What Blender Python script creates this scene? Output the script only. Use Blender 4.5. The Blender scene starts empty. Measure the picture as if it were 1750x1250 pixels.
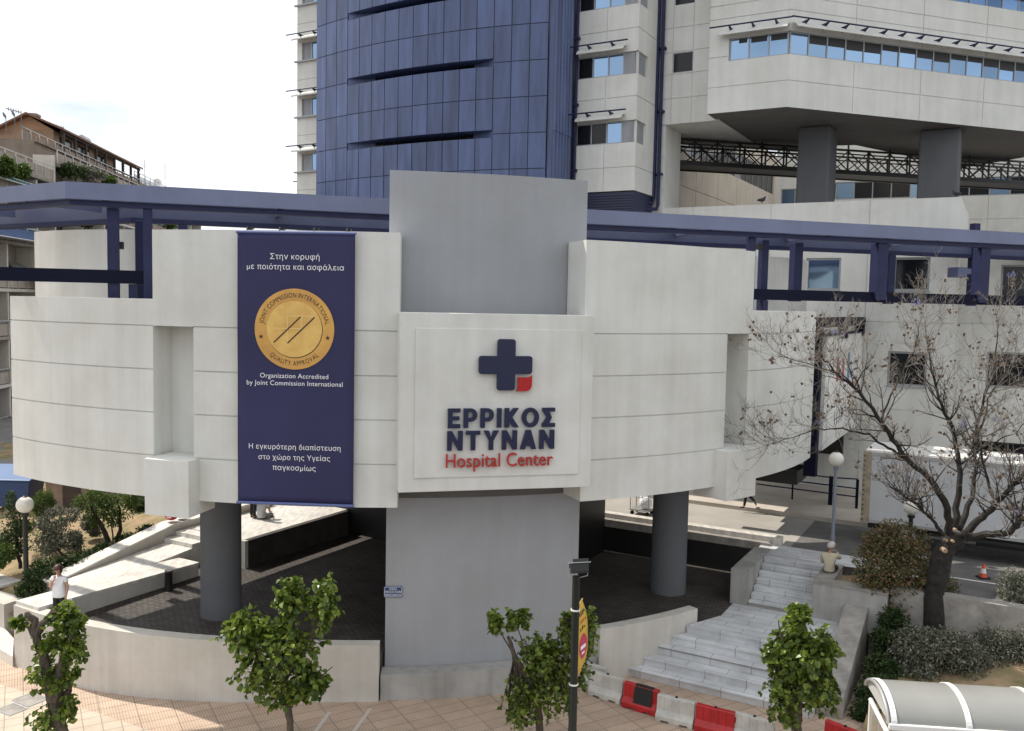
import bpy, bmesh, math, random
import numpy as np
from mathutils import Vector, Matrix

# ------------------------------------------------------------------ camera, world, sun, exposure
scene = bpy.context.scene
F_PX, PITCH, ROLL = 1500.0, math.radians(4.0), math.radians(1.15)
EYE = Vector((0.0, 0.0, 10.0))
cam_data = bpy.data.cameras.new('camera')
cam = bpy.data.objects.new('camera', cam_data)
scene.collection.objects.link(cam)
CAM_ROT = Matrix.Rotation(math.pi/2 - PITCH, 3, 'X') @ Matrix.Rotation(ROLL, 3, 'Z')
cam.matrix_world = Matrix.Translation(EYE) @ CAM_ROT.to_4x4()
cam_data.sensor_width = 36.0
cam_data.lens = 36.0 * F_PX / 1750.0
cam_data.clip_end = 3000.0
scene.camera = cam

SUN_EL = math.radians(53.0)
SUN_XY = Vector((-0.88, 0.47)).normalized()
world = bpy.data.worlds.new('World')
scene.world = world
world.use_nodes = True
wn = world.node_tree
for n in list(wn.nodes): wn.nodes.remove(n)
w_out = wn.nodes.new('ShaderNodeOutputWorld')
w_bg = wn.nodes.new('ShaderNodeBackground')
w_sky = wn.nodes.new('ShaderNodeTexSky')
w_sky.sky_type = 'NISHITA'
w_sky.sun_disc = False
w_sky.sun_elevation = SUN_EL
w_sky.sun_rotation = math.atan2(SUN_XY.x, SUN_XY.y)
w_sky.altitude = 100
w_sky.air_density = 1.0
w_sky.dust_density = 2.0
w_sky.ozone_density = 1.0
# thin bright cloud layer drawn over the clear sky
w_tc = wn.nodes.new('ShaderNodeTexCoord')
w_map = wn.nodes.new('ShaderNodeMapping'); w_map.inputs['Scale'].default_value = (1.0, 1.0, 3.2)
w_noise = wn.nodes.new('ShaderNodeTexNoise'); w_noise.inputs['Scale'].default_value = 2.6
w_noise.inputs['Detail'].default_value = 7; w_noise.inputs['Roughness'].default_value = 0.55
w_ramp = wn.nodes.new('ShaderNodeValToRGB')
w_ramp.color_ramp.elements[0].position = 0.30; w_ramp.color_ramp.elements[1].position = 0.47
w_mix = wn.nodes.new('ShaderNodeMixRGB')
w_mix.inputs['Color2'].default_value = (8.9, 9.15, 9.5, 1)
wn.links.new(w_tc.outputs['Generated'], w_map.inputs['Vector'])
wn.links.new(w_map.outputs['Vector'], w_noise.inputs['Vector'])
wn.links.new(w_noise.outputs['Fac'], w_ramp.inputs['Fac'])
wn.links.new(w_ramp.outputs['Color'], w_mix.inputs['Fac'])
wn.links.new(w_sky.outputs['Color'], w_mix.inputs['Color1'])
wn.links.new(w_mix.outputs['Color'], w_bg.inputs['Color'])
w_bg.inputs['Strength'].default_value = 0.10
wn.links.new(w_bg.outputs['Background'], w_out.inputs['Surface'])

sun_data = bpy.data.lights.new('sun', 'SUN')
sun_data.energy = 3.8
sun_data.angle = math.radians(0.53)
sun_data.color = (1.0, 0.93, 0.83)
sun = bpy.data.objects.new('sun', sun_data)
scene.collection.objects.link(sun)
SUN_DIR = Vector((SUN_XY.x*math.cos(SUN_EL), SUN_XY.y*math.cos(SUN_EL), math.sin(SUN_EL)))
sun.rotation_euler = (-SUN_DIR).to_track_quat('-Z', 'Y').to_euler()
sun.location = SUN_DIR * 100

scene.view_settings.view_transform = 'Standard'
scene.view_settings.look = 'None'
scene.view_settings.gamma = 1.0
scene.view_settings.exposure = 0.45

# ------------------------------------------------------------------ survey helpers
def ray(px, py):
    return CAM_ROT @ Vector(((px-875.0)/F_PX, -(py-625.0)/F_PX, -1.0))
def at_z(px, py, z):            # where the sight line meets a level
    v = ray(px, py); return EYE + v*((z-EYE.z)/v.z)
def at_y(px, py, y):            # where it meets a given distance
    v = ray(px, py); return EYE + v*(y/v.y)
CX, CY, AXIS = -4.15, 37.0, 13.3
def pol(phi, r, z=0.0):         # polar coordinates of the round entrance building
    t = math.radians(phi+AXIS); return Vector((CX+r*math.sin(t), CY-r*math.cos(t), z))
_A = math.radians(29.5)
U = Vector((math.cos(_A), -math.sin(_A), 0)); V = Vector((math.sin(_A), math.cos(_A), 0))
def S(s, t, z=0.0):             # street grid: s along the hospital front, t away from the avenue
    return U*s + V*t + Vector((0, 0, z))
Z3 = Vector((0, 0, 1))
RND = random.Random(7)

# ------------------------------------------------------------------ materials
MATS = {}
def mat(name, col, rough=0.7, var=0.0, vscale=1.5, bump=0.0, bscale=40.0, metal=0.0, spec=0.5, stretch=None, island=0.0, dark=None):
    m = bpy.data.materials.new(name); m.use_nodes = True
    nt = m.node_tree; b = nt.nodes['Principled BSDF']
    b.inputs['Roughness'].default_value = rough
    b.inputs['Metallic'].default_value = metal
    b.inputs['Specular IOR Level'].default_value = spec
    b.inputs['Base Color'].default_value = (*col, 1)
    src = None
    tc = nt.nodes.new('ShaderNodeTexCoord')
    if var > 0:
        n = nt.nodes.new('ShaderNodeTexNoise'); n.inputs['Scale'].default_value = vscale
        n.inputs['Detail'].default_value = 8; n.inputs['Roughness'].default_value = 0.6
        if stretch:
            mp = nt.nodes.new('ShaderNodeMapping'); mp.inputs['Scale'].default_value = stretch
            nt.links.new(tc.outputs['Object'], mp.inputs['Vector']); nt.links.new(mp.outputs['Vector'], n.inputs['Vector'])
        else:
            nt.links.new(tc.outputs['Object'], n.inputs['Vector'])
        r = nt.nodes.new('ShaderNodeValToRGB')
        lo = dark if dark else tuple(c*(1-var) for c in col); hi = tuple(min(1, c*(1+var*0.6)) for c in col)
        r.color_ramp.elements[0].position = 0.3; r.color_ramp.elements[0].color = (*lo, 1)
        r.color_ramp.elements[1].position = 0.68; r.color_ramp.elements[1].color = (*hi, 1)
        nt.links.new(n.outputs['Fac'], r.inputs['Fac']); src = r.outputs['Color']
    if island > 0:
        g = nt.nodes.new('ShaderNodeNewGeometry')
        mr = nt.nodes.new('ShaderNodeMapRange'); mr.inputs['To Min'].default_value = 1-island; mr.inputs['To Max'].default_value = 1+island
        nt.links.new(g.outputs['Random Per Island'], mr.inputs['Value'])
        mx = nt.nodes.new('ShaderNodeVectorMath'); mx.operation = 'SCALE'
        if src: nt.links.new(src, mx.inputs[0])
        else: mx.inputs[0].default_value = col
        nt.links.new(mr.outputs['Result'], mx.inputs['Scale']); src = mx.outputs['Vector']
    if src: nt.links.new(src, b.inputs['Base Color'])
    if bump > 0:
        n2 = nt.nodes.new('ShaderNodeTexNoise'); n2.inputs['Scale'].default_value = bscale; n2.inputs['Detail'].default_value = 5
        nt.links.new(tc.outputs['Object'], n2.inputs['Vector'])
        bp = nt.nodes.new('ShaderNodeBump'); bp.inputs['Strength'].default_value = bump; bp.inputs['Distance'].default_value = 0.02
        nt.links.new(n2.outputs['Fac'], bp.inputs['Height']); nt.links.new(bp.outputs['Normal'], b.inputs['Normal'])
    MATS[name] = m
    return m

def stucco(name, col, stain=0.13):
    """Painted render: fine grain, faint cloudy patches, faint vertical rain streaks."""
    m = mat(name, col, rough=0.85, bump=0.25, bscale=60, spec=0.25)
    nt = m.node_tree; b = nt.nodes['Principled BSDF']
    tc = nt.nodes.new('ShaderNodeTexCoord')
    a = nt.nodes.new('ShaderNodeTexNoise'); a.inputs['Scale'].default_value = 0.55; a.inputs['Detail'].default_value = 9; a.inputs['Roughness'].default_value = 0.65
    mp = nt.nodes.new('ShaderNodeMapping'); mp.inputs['Scale'].default_value = (3.2, 3.2, 0.16)
    s = nt.nodes.new('ShaderNodeTexNoise'); s.inputs['Scale'].default_value = 1.0; s.inputs['Detail'].default_value = 6
    nt.links.new(tc.outputs['Object'], a.inputs['Vector']); nt.links.new(tc.outputs['Object'], mp.inputs['Vector']); nt.links.new(mp.outputs['Vector'], s.inputs['Vector'])
    ra = nt.nodes.new('ShaderNodeValToRGB'); rs = nt.nodes.new('ShaderNodeValToRGB')
    ra.color_ramp.elements[0].position = 0.32; ra.color_ramp.elements[0].color = (*[c*(1-stain) for c in (col[0], col[1]*0.99, col[2]*0.96)], 1)
    ra.color_ramp.elements[1].position = 0.62; ra.color_ramp.elements[1].color = (*col, 1)
    rs.color_ramp.elements[0].position = 0.35; rs.color_ramp.elements[0].color = (1-stain*0.5,)*3+(1,)
    rs.color_ramp.elements[1].position = 0.6; rs.color_ramp.elements[1].color = (1, 1, 1, 1)
    nt.links.new(a.outputs['Fac'], ra.inputs['Fac']); nt.links.new(s.outputs['Fac'], rs.inputs['Fac'])
    mx = nt.nodes.new('ShaderNodeMixRGB'); mx.blend_type = 'MULTIPLY'; mx.inputs['Fac'].default_value = 1
    nt.links.new(ra.outputs['Color'], mx.inputs['Color1']); nt.links.new(rs.outputs['Color'], mx.inputs['Color2'])
    nt.links.new(mx.outputs['Color'], b.inputs['Base Color'])
    return m

def tiles(name, c1, c2, mortar, w, h, rot, msize=0.02, stripes=0.0, rough=0.7, offset=0.5, var=0.25):
    m = mat(name, c1, rough=rough, spec=0.3)
    nt = m.node_tree; b = nt.nodes['Principled BSDF']
    tc = nt.nodes.new('ShaderNodeTexCoord'); mp = nt.nodes.new('ShaderNodeMapping'); mp.inputs['Rotation'].default_value = (0, 0, rot)
    br = nt.nodes.new('ShaderNodeTexBrick'); br.offset = offset
    br.inputs['Color1'].default_value = (*c1, 1); br.inputs['Color2'].default_value = (*c2, 1); br.inputs['Mortar'].default_value = (*mortar, 1)
    br.inputs['Scale'].default_value = 1.0; br.inputs['Brick Width'].default_value = w; br.inputs['Row Height'].default_value = h
    br.inputs['Mortar Size'].default_value = msize; br.inputs['Mortar Smooth'].default_value = 0.2
    nt.links.new(tc.outputs['Object'], mp.inputs['Vector']); nt.links.new(mp.outputs['Vector'], br.inputs['Vector'])
    n = nt.nodes.new('ShaderNodeTexNoise'); n.inputs['Scale'].default_value = 1.1; n.inputs['Detail'].default_value = 8; n.inputs['Roughness'].default_value = 0.7
    nt.links.new(tc.outputs['Object'], n.inputs['Vector'])
    r = nt.nodes.new('ShaderNodeValToRGB'); r.color_ramp.elements[0].position = 0.33; r.color_ramp.elements[0].color = (1-var,)*3+(1,)
    r.color_ramp.elements[1].position = 0.65; r.color_ramp.elements[1].color = (1, 1, 1, 1)
    nt.links.new(n.outputs['Fac'], r.inputs['Fac'])
    mx = nt.nodes.new('ShaderNodeMixRGB'); mx.blend_type = 'MULTIPLY'; mx.inputs['Fac'].default_value = 1
    nt.links.new(br.outputs['Color'], mx.inputs['Color1']); nt.links.new(r.outputs['Color'], mx.inputs['Color2'])
    last = mx.outputs['Color']
    if stripes > 0:
        wv = nt.nodes.new('ShaderNodeTexWave'); wv.bands_direction = 'X'; wv.inputs['Scale'].default_value = 5.0; wv.inputs['Distortion'].default_value = 0.4
        nt.links.new(mp.outputs['Vector'], wv.inputs['Vector'])
        r2 = nt.nodes.new('ShaderNodeValToRGB'); r2.color_ramp.elements[0].position = 0.1; r2.color_ramp.elements[0].color = (1-stripes,)*3+(1,)
        r2.color_ramp.elements[1].position = 0.5; r2.color_ramp.elements[1].color = (1, 1, 1, 1)
        nt.links.new(wv.outputs['Fac'], r2.inputs['Fac'])
        m2 = nt.nodes.new('ShaderNodeMixRGB'); m2.blend_type = 'MULTIPLY'; m2.inputs['Fac'].default_value = 1
        nt.links.new(last, m2.inputs['Color1']); nt.links.new(r2.outputs['Color'], m2.inputs['Color2']); last = m2.outputs['Color']
    nt.links.new(last, b.inputs['Base Color'])
    bp = nt.nodes.new('ShaderNodeBump'); bp.inputs['Strength'].default_value = 0.3; bp.inputs['Distance'].default_value = 0.01
    inv = nt.nodes.new('ShaderNodeMath'); inv.operation = 'SUBTRACT'; inv.inputs[0].default_value = 1
    nt.links.new(br.outputs['Fac'], inv.inputs[1]); nt.links.new(inv.outputs[0], bp.inputs['Height']); nt.links.new(bp.outputs['Normal'], b.inputs['Normal'])
    return m

def leafmat(name, cols, rough=0.45, trans=0.35, spec=0.4):
    m = bpy.data.materials.new(name); m.use_nodes = True
    nt = m.node_tree; b = nt.nodes['Principled BSDF']; out = nt.nodes['Material Output']
    g = nt.nodes.new('ShaderNodeNewGeometry'); r = nt.nodes.new('ShaderNodeValToRGB')
    cr = r.color_ramp; cr.elements[0].color = (*cols[0], 1); cr.elements[1].color = (*cols[-1], 1)
    for i, c in enumerate(cols[1:-1]):
        e = cr.elements.new((i+1)/(len(cols)-1)); e.color = (*c, 1)
    nt.links.new(g.outputs['Random Per Island'], r.inputs['Fac'])
    nt.links.new(r.outputs['Color'], b.inputs['Base Color'])
    b.inputs['Roughness'].default_value = rough; b.inputs['Specular IOR Level'].default_value = spec
    t = nt.nodes.new('ShaderNodeBsdfTranslucent'); mx = nt.nodes.new('ShaderNodeMixShader'); mx.inputs[0].default_value = trans
    nt.links.new(r.outputs['Color'], t.inputs['Color'])
    nt.links.new(b.outputs[0], mx.inputs[1]); nt.links.new(t.outputs[0], mx.inputs[2]); nt.links.new(mx.outputs[0], out.inputs['Surface'])
    MATS[name] = m; return m

M_STUCCO = stucco('cream_render', (0.70, 0.70, 0.665))
M_GREYR = stucco('grey_render', (0.345, 0.355, 0.375), 0.08)
M_WALL = stucco('low_wall_render', (0.60, 0.57, 0.52), 0.2)
M_PANEL = stucco('white_cladding', (0.68, 0.68, 0.65), 0.12)
M_PEACH = stucco('peach_cladding', (0.60, 0.54, 0.47), 0.15)
M_JOINT = mat('joint', (0.16, 0.13, 0.12), 0.9)
M_PIERW = stucco('stained_concrete', (0.42, 0.41, 0.39), 0.35)
M_COLUMN = stucco('grey_column_render', (0.135, 0.14, 0.15), 0.10)
M_NAVY = mat('navy_steel', (0.017, 0.021, 0.068), 0.55, var=0.2, vscale=2, spec=0.3)
M_FASCIA = mat('faded_blue_steel', (0.145, 0.168, 0.268), 0.55, var=0.16, vscale=0.8, bump=0.05)
M_BLACKBLUE = mat('dark_navy_steel', (0.005, 0.006, 0.020), 0.7, spec=0.15)
M_BLACK = mat('black_steel', (0.012, 0.012, 0.012), 0.5)
M_BLUEPANEL = mat('blue_metal_panel', (0.066, 0.095, 0.205), 0.40, var=0.34, vscale=1.0, stretch=(2.6, 2.6, 0.30), island=0.16, spec=0.5)
M_BLUEDARK = mat('blue_panel_joint', (0.02, 0.025, 0.06), 0.7)
M_GLASSB = mat('sky_reflecting_glass', (0.22, 0.33, 0.48), 0.06, metal=0.9, island=0.28)
M_GLASSD = mat('dark_glass', (0.008, 0.009, 0.012), 0.12, spec=0.35)
M_ALU = mat('aluminium_frame', (0.33, 0.34, 0.35), 0.45, metal=0.3)
M_WHITEMETAL = mat('white_painted_metal', (0.72, 0.71, 0.68), 0.4)
M_BANNER = mat('navy_banner_cloth', (0.023, 0.023, 0.085), 0.7, var=0.22, vscale=0.35, bump=0.08, bscale=3)
M_BANRAIL = mat('blue_banner_hem', (0.10, 0.13, 0.30), 0.5)
M_LETTERW = mat('white_print', (0.82, 0.82, 0.84), 0.6)
M_LETTERN = mat('navy_letter', (0.010, 0.013, 0.050), 0.35)
M_LETTERR = mat('red_letter', (0.42, 0.028, 0.022), 0.4)
M_RED = mat('red_acrylic', (0.40, 0.006, 0.008), 0.35)
M_GOLD = mat('gold_print', (0.62, 0.36, 0.085), 0.5, var=0.35, vscale=0.9, dark=(0.50, 0.25, 0.06))
M_GOLDL = mat('pale_gold_print', (0.70, 0.47, 0.14), 0.5, var=0.35, vscale=1.3, dark=(0.55, 0.30, 0.07))
M_PRINTK = mat('dark_print', (0.035, 0.02, 0.012), 0.6)
M_DARKWALL = mat('dark_shaded_wall', (0.012, 0.011, 0.010), 0.5, var=0.3)  # near black, to deepen the shade on walls under the drum and link
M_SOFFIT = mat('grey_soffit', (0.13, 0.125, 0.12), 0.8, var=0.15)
M_SLATS = mat('navy_louvre', (0.02, 0.025, 0.065), 0.5)

# ------------------------------------------------------------------ mesh builder
def wloc(o):
    v = Vector((0, 0, 0))
    while o is not None: v += o.location; o = o.parent
    return v
class MB:
    def __init__(self): self.v = []; self.f = []
    def face(self, pts):
        i = len(self.v); self.v.extend(Vector(p) for p in pts); self.f.append(tuple(range(i, i+len(pts))))
    def raw(self, vs, fs):
        i = len(self.v); self.v.extend(Vector(p) for p in vs); self.f.extend(tuple(k+i for k in f) for f in fs)
    def box(self, c, size, ax=None):
        c = Vector(c); a = ax or (Vector((1, 0, 0)), Vector((0, 1, 0)), Vector((0, 0, 1)))
        x, y, z = (Vector(a[k])*size[k]*0.5 for k in range(3))
        p = [c-x-y-z, c+x-y-z, c+x+y-z, c-x+y-z, c-x-y+z, c+x-y+z, c+x+y+z, c-x+y+z]
        self.raw(p, [(0,3,2,1),(4,5,6,7),(0,1,5,4),(1,2,6,5),(2,3,7,6),(3,0,4,7)])
    def sbox(self, s0, s1, t0, t1, z0, z1):
        self.box(S((s0+s1)/2, (t0+t1)/2, (z0+z1)/2), (abs(s1-s0), abs(t1-t0), z1-z0), (U, V, Z3))
    def beam(self, a, b, w, h, up=Z3):
        a = Vector(a); b = Vector(b); d = (b-a); L = d.length; d.normalize()
        r = d.cross(up)
        if r.length < 1e-4: r = d.cross(Vector((1, 0, 0)))
        r.normalize(); u2 = r.cross(d)
        self.box((a+b)/2, (L, w, h), (d, r, u2))
    def prism(self, poly, z0, z1):
        n = len(poly); b = [Vector((p[0], p[1], z0)) for p in poly]; t = [Vector((p[0], p[1], z1)) for p in poly]
        i = len(self.v); self.v.extend(b+t)
        self.f.append(tuple(i+k for k in reversed(range(n)))); self.f.append(tuple(i+n+k for k in range(n)))
        for k in range(n):
            j = (k+1) % n; self.f.append((i+k, i+j, i+n+j, i+n+k))
    def extrude(self, poly, O, R, Up, N, d0, d1):   # outline in a plane, thickness along N
        n = len(poly); i = len(self.v)
        for d in (d0, d1): self.v.extend(Vector(O)+R*p[0]+Up*p[1]+N*d for p in poly)
        self.f.append(tuple(i+k for k in reversed(range(n)))); self.f.append(tuple(i+n+k for k in range(n)))
        for k in range(n):
            j = (k+1) % n; self.f.append((i+k, i+j, i+n+j, i+n+k))
    def arc(self, prof, p0, p1, n=24):               # closed (r,z) profile swept about the round building's centre
        m = len(prof); i = len(self.v)
        for k in range(n+1):
            ph = p0+(p1-p0)*k/n; self.v.extend(pol(ph, r, z) for r, z in prof)
        for k in range(n):
            for j in range(m):
                a = i+k*m+j; b = i+k*m+(j+1) % m; self.f.append((a, b, b+m, a+m))
        self.f.append(tuple(i+j for j in reversed(range(m)))); self.f.append(tuple(i+n*m+j for j in range(m)))
    def tube(self, pts, rad, n=8, cap=True):
        pts = [Vector(p) for p in pts]; i = len(self.v); m = len(pts)
        rad = rad if isinstance(rad, (list, tuple)) else [rad]*m
        t0 = (pts[1]-pts[0]).normalized(); x = t0.orthogonal().normalized()
        for k, p in enumerate(pts):
            t = (pts[min(k+1, m-1)]-pts[max(k-1, 0)]).normalized()
            x = (x-t*x.dot(t)); x = x.normalized() if x.length > 1e-5 else t.orthogonal().normalized()
            y = t.cross(x)
            self.v.extend(p+(x*math.cos(2*math.pi*j/n)+y*math.sin(2*math.pi*j/n))*rad[k] for j in range(n))
        for k in range(m-1):
            for j in range(n):
                a = i+k*n+j; b = i+k*n+(j+1) % n; self.f.append((a, b, b+n, a+n))
        if cap:
            self.f.append(tuple(i+j for j in reversed(range(n)))); self.f.append(tuple(i+(m-1)*n+j for j in range(n)))
    def lathe(self, prof, c, n=20):
        c = Vector(c); i = len(self.v); m = len(prof)
        for r, z in prof:
            self.v.extend(c+Vector((r*math.cos(2*math.pi*j/n), r*math.sin(2*math.pi*j/n), z)) for j in range(n))
        for k in range(m-1):
            for j in range(n):
                a = i+k*n+j; b = i+k*n+(j+1) % n; self.f.append((a, b, b+n, a+n))
        self.f.append(tuple(i+j for j in reversed(range(n)))); self.f.append(tuple(i+(m-1)*n+j for j in range(n)))
    def ball(self, c, r, n=16, m=10, sc=(1, 1, 1)):
        prof = [(r*math.sin(math.pi*k/m)*1.0, -r*math.cos(math.pi*k/m)*sc[2]) for k in range(m+1)]
        prof[0] = (0.001, prof[0][1]); prof[-1] = (0.001, prof[-1][1])
        k0 = len(self.v); self.lathe(prof, c, n)
        if sc[:2] != (1, 1):
            for q in self.v[k0:]:
                q.x = c[0]+(q.x-c[0])*sc[0]; q.y = c[1]+(q.y-c[1])*sc[1]
    def relief(self, O, R, Up, N, w, z0, z1, feats):
        """Flat wall face with recessed cells: feats = (x0,x1,z0,z1,depth); depth None leaves an opening with 0.2 reveals."""
        xs = sorted({0.0, w}|{min(max(f[k], 0), w) for f in feats for k in (0, 1)})
        zs = sorted({z0, z1}|{min(max(f[k], z0), z1) for f in feats for k in (2, 3)})
        nx, nz = len(xs)-1, len(zs)-1
        D = [[0.0]*nz for _ in range(nx)]; H = [[False]*nz for _ in range(nx)]
        for a in range(nx):
            for b in range(nz):
                cx, cz = (xs[a]+xs[a+1])/2, (zs[b]+zs[b+1])/2
                for f in feats:
                    if f[0] < cx < f[1] and f[2] < cz < f[3]:
                        D[a][b] = 0.2 if f[4] is None else f[4]; H[a][b] = f[4] is None
        P = lambda x, z, d: Vector(O)+R*x+Up*z-N*d
        for a in range(nx):
            for b in range(nz):
                d = D[a][b]; x0, x1, za, zb = xs[a], xs[a+1], zs[b], zs[b+1]
                if not H[a][b]: self.face([P(x0, za, d), P(x1, za, d), P(x1, zb, d), P(x0, zb, d)])
                if a+1 < nx and abs(D[a+1][b]-d) > 1e-6:
                    self.face([P(x1, za, d), P(x1, za, D[a+1][b]), P(x1, zb, D[a+1][b]), P(x1, zb, d)])
                if b+1 < nz and abs(D[a][b+1]-d) > 1e-6:
                    self.face([P(x0, zb, d), P(x1, zb, d), P(x1, zb, D[a][b+1]), P(x0, zb, D[a][b+1])])
    def build(self, name, m, parent=None, smooth=False, weld=True, recalc=True, bevel=0.0):
        off = wloc(parent) if parent else Vector((0, 0, 0))
        me = bpy.data.meshes.new(name); me.from_pydata([tuple(v-off) for v in self.v], [], self.f)
        if recalc or weld:
            bm = bmesh.new(); bm.from_mesh(me)
            if weld: bmesh.ops.remove_doubles(bm, verts=bm.verts, dist=0.0004)
            if recalc: bmesh.ops.recalc_face_normals(bm, faces=bm.faces)
            bm.to_mesh(me); bm.free()
        me.materials.append(m)
        o = bpy.data.objects.new(name, me); scene.collection.objects.link(o)
        if smooth:
            me.polygons.foreach_set('use_smooth', [True]*len(me.polygons))
            try: me.set_sharp_from_angle(angle=math.radians(40))
            except Exception: pass
        if parent: o.parent = parent
        if bevel:
            bv = o.modifiers.new('bevel', 'BEVEL'); bv.width = bevel; bv.segments = 2; bv.limit_method = 'ANGLE'
        return o

def thing(name, label, cat, loc=(0, 0, 0), group=None):
    o = bpy.data.objects.new(name, None); scene.collection.objects.link(o); o.location = loc
    o.empty_display_size = 0.2
    return tag(o, label, cat, group)
def tag(o, label=None, cat=None, group=None, kind=None):
    for k, v in (('label', label), ('category', cat), ('group', group), ('kind', kind)):
        if v: o[k] = v
    return o
def struct(o): o['kind'] = 'structure'; return o
def dup(root, loc, rz=0.0, label=None):
    r = root.copy(); scene.collection.objects.link(r); r.location = loc; r.rotation_euler = (0, 0, rz)
    if label: r['label'] = label
    for ch in list(root.children):
        c = ch.copy(); scene.collection.objects.link(c); c.parent = r
        for g in ch.children:
            d = g.copy(); scene.collection.objects.link(d); d.parent = c
    return r

_TXT = {}
from mathutils.geometry import delaunay_2d_cdt
def glyphs(body, shear=0.0, bold=0.0, sp=1.0):
    """flat triangles of a line of type; overlapping contours are merged by winding number"""
    key = (body, bold, sp)
    if key not in _TXT:
        cu = bpy.data.curves.new('t', 'FONT'); cu.body = body; cu.size = 1.0; cu.offset = bold; cu.resolution_u = 4; cu.space_character = sp
        cu.extrude = 0.0; cu.dimensions = '2D'; cu.fill_mode = 'NONE'
        o = bpy.data.objects.new('t', cu); scene.collection.objects.link(o)
        dg = bpy.context.evaluated_depsgraph_get(); me = bpy.data.meshes.new_from_object(o.evaluated_get(dg))
        P = [Vector((v.co.x, v.co.y)) for v in me.vertices]; E = [tuple(sorted(e.vertices)) for e in me.edges]; E = [(a, b) if b-a == 1 else (b, a) for a, b in E]
        bpy.data.objects.remove(o); bpy.data.curves.remove(cu); bpy.data.meshes.remove(me)
        vs, _, fs, _, _, _ = delaunay_2d_cdt(P, E, [], 0, 1e-5)
        seg = [(P[a].x, P[a].y, P[b].x, P[b].y) for a, b in E]; keep = []
        for f in fs:
            cx = sum(vs[k].x for k in f)/len(f); cy = sum(vs[k].y for k in f)/len(f); w = 0
            for x0, y0, x1, y1 in seg:
                if (y0 <= cy) != (y1 <= cy):
                    if x0+(cy-y0)*(x1-x0)/(y1-y0) > cx: w += 1 if y1 > y0 else -1
            if w != 0: keep.append(tuple(f))
        used = sorted({k for f in keep for k in f}); ix = {k: i for i, k in enumerate(used)}
        _TXT[key] = ([Vector((vs[k].x, vs[k].y, 0)) for k in used], [tuple(ix[k] for k in f) for f in keep])
    return _TXT[key]
def union_tris(polys):
    """merge overlapping outlines (counter-clockwise solid, clockwise hole) into flat triangles"""
    P, E = [], []
    for p in polys:
        i = len(P); P += [Vector(q) for q in p]; E += [(i+k, i+(k+1) % len(p)) for k in range(len(p))]
    vs, _, fs, _, _, _ = delaunay_2d_cdt(P, E, [], 0, 1e-5); seg = [(P[a].x, P[a].y, P[b].x, P[b].y) for a, b in E]; keep = []
    for f in fs:
        cx = sum(vs[k].x for k in f)/len(f); cy = sum(vs[k].y for k in f)/len(f); w = 0
        for x0, y0, x1, y1 in seg:
            if (y0 <= cy) != (y1 <= cy) and x0+(cy-y0)*(x1-x0)/(y1-y0) > cx: w += 1 if y1 > y0 else -1
        if w != 0: keep.append(tuple(f))
    return [Vector((v.x, v.y, 0)) for v in vs], keep
def bold_caps(body, gap=0.17):
    """heavy sans capitals, unit height, drawn as strokes; returns outlines and total width"""
    t = 0.235; out = []; x = 0.0
    def st(ax, ay, bx, by, w=t):
        d = Vector((bx-ax, by-ay)).normalized(); n = Vector((-d.y, d.x))*w/2
        return [(ax-n.x, ay-n.y), (bx-n.x, by-n.y), (bx+n.x, by+n.y), (ax+n.x, ay+n.y)]
    def rc(a, b, c, d): return [(a, b), (c, b), (c, d), (a, d)]
    def ell(cx, cy, rx, ry, a0=0, a1=360, n=28): return [(cx+rx*math.cos(math.radians(a0+(a1-a0)*k/n)), cy+ry*math.sin(math.radians(a0+(a1-a0)*k/n))) for k in range(n+(0 if a1-a0 == 360 else 1))]
    for ch in body:
        if ch == 'E': w = .64; g = [rc(0, 0, t, 1), rc(0, 0, w, .2), rc(0, .4, w*.92, .6), rc(0, .8, w, 1)]
        elif ch == 'P': w = .70; g = [rc(0, 0, t, 1), [(t*.5, .32)]+[(.37, .32)]+ell(.37, .66, .33, .34, -90, 90, 16)+[(t*.5, 1)], list(reversed([(t, .51), (.36, .51)]+ell(.36, .66, .12, .15, -90, 90, 12)+[(t, .81)]))]
        elif ch == 'I': w = t; g = [rc(0, 0, t, 1)]
        elif ch == 'K': w = .74; g = [rc(0, 0, t, 1), [(t*.7, .36), (.47, 0), (.76, 0), (.40, .53), (.74, 1), (.45, 1), (t*.7, .62)]]
        elif ch == 'O': w = .92; g = [ell(.46, .5, .46, .515), list(reversed(ell(.46, .5, .225, .30)))]
        elif ch == 'S': w = .70; g = [rc(0, 0, w, .2), rc(0, .8, w*.98, 1), [(0, 0), (.28, .0), (.52, .5), (.28, 1), (0, 1), (0, .86), (.245, .5), (0, .14)]]
        elif ch == 'N': w = .80; g = [rc(0, 0, t, 1), rc(w-t, 0, w, 1), [(0, 1), (w-t, 0), (w, 0), (t*1.05, 1)]]
        elif ch == 'T': w = .74; g = [rc(0, .8, w, 1), rc(w/2-t/2, 0, w/2+t/2, .9)]
        elif ch == 'Y': w = .80; g = [rc(w/2-t/2, 0, w/2+t/2, .45), [(w/2-t/2, .36), (w/2+t/2, .36), (w/2+t/2, .48), (w, 1), (w-.28, 1), (w/2, .60), (.28, 1), (0, 1), (w/2-t/2, .48)]]
        elif ch == 'A': w = .86; g = [[(0, 0), (.26, 0), (.43, .66), (.60, 0), (.86, 0), (.565, 1), (.295, 1)], rc(.2, .17, .66, .35)]
        for p in g:
            ar = sum(p[k][0]*p[(k+1) % len(p)][1]-p[(k+1) % len(p)][0]*p[k][1] for k in range(len(p)))
            hole = (ch == 'P' and p is g[2]) or (ch == 'O' and p is g[1])
            if (ar < 0) != hole: p = list(reversed(p))
            out.append([(x+a, b) for a, b in p])
        x += w+gap
    return out, x-gap
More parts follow.
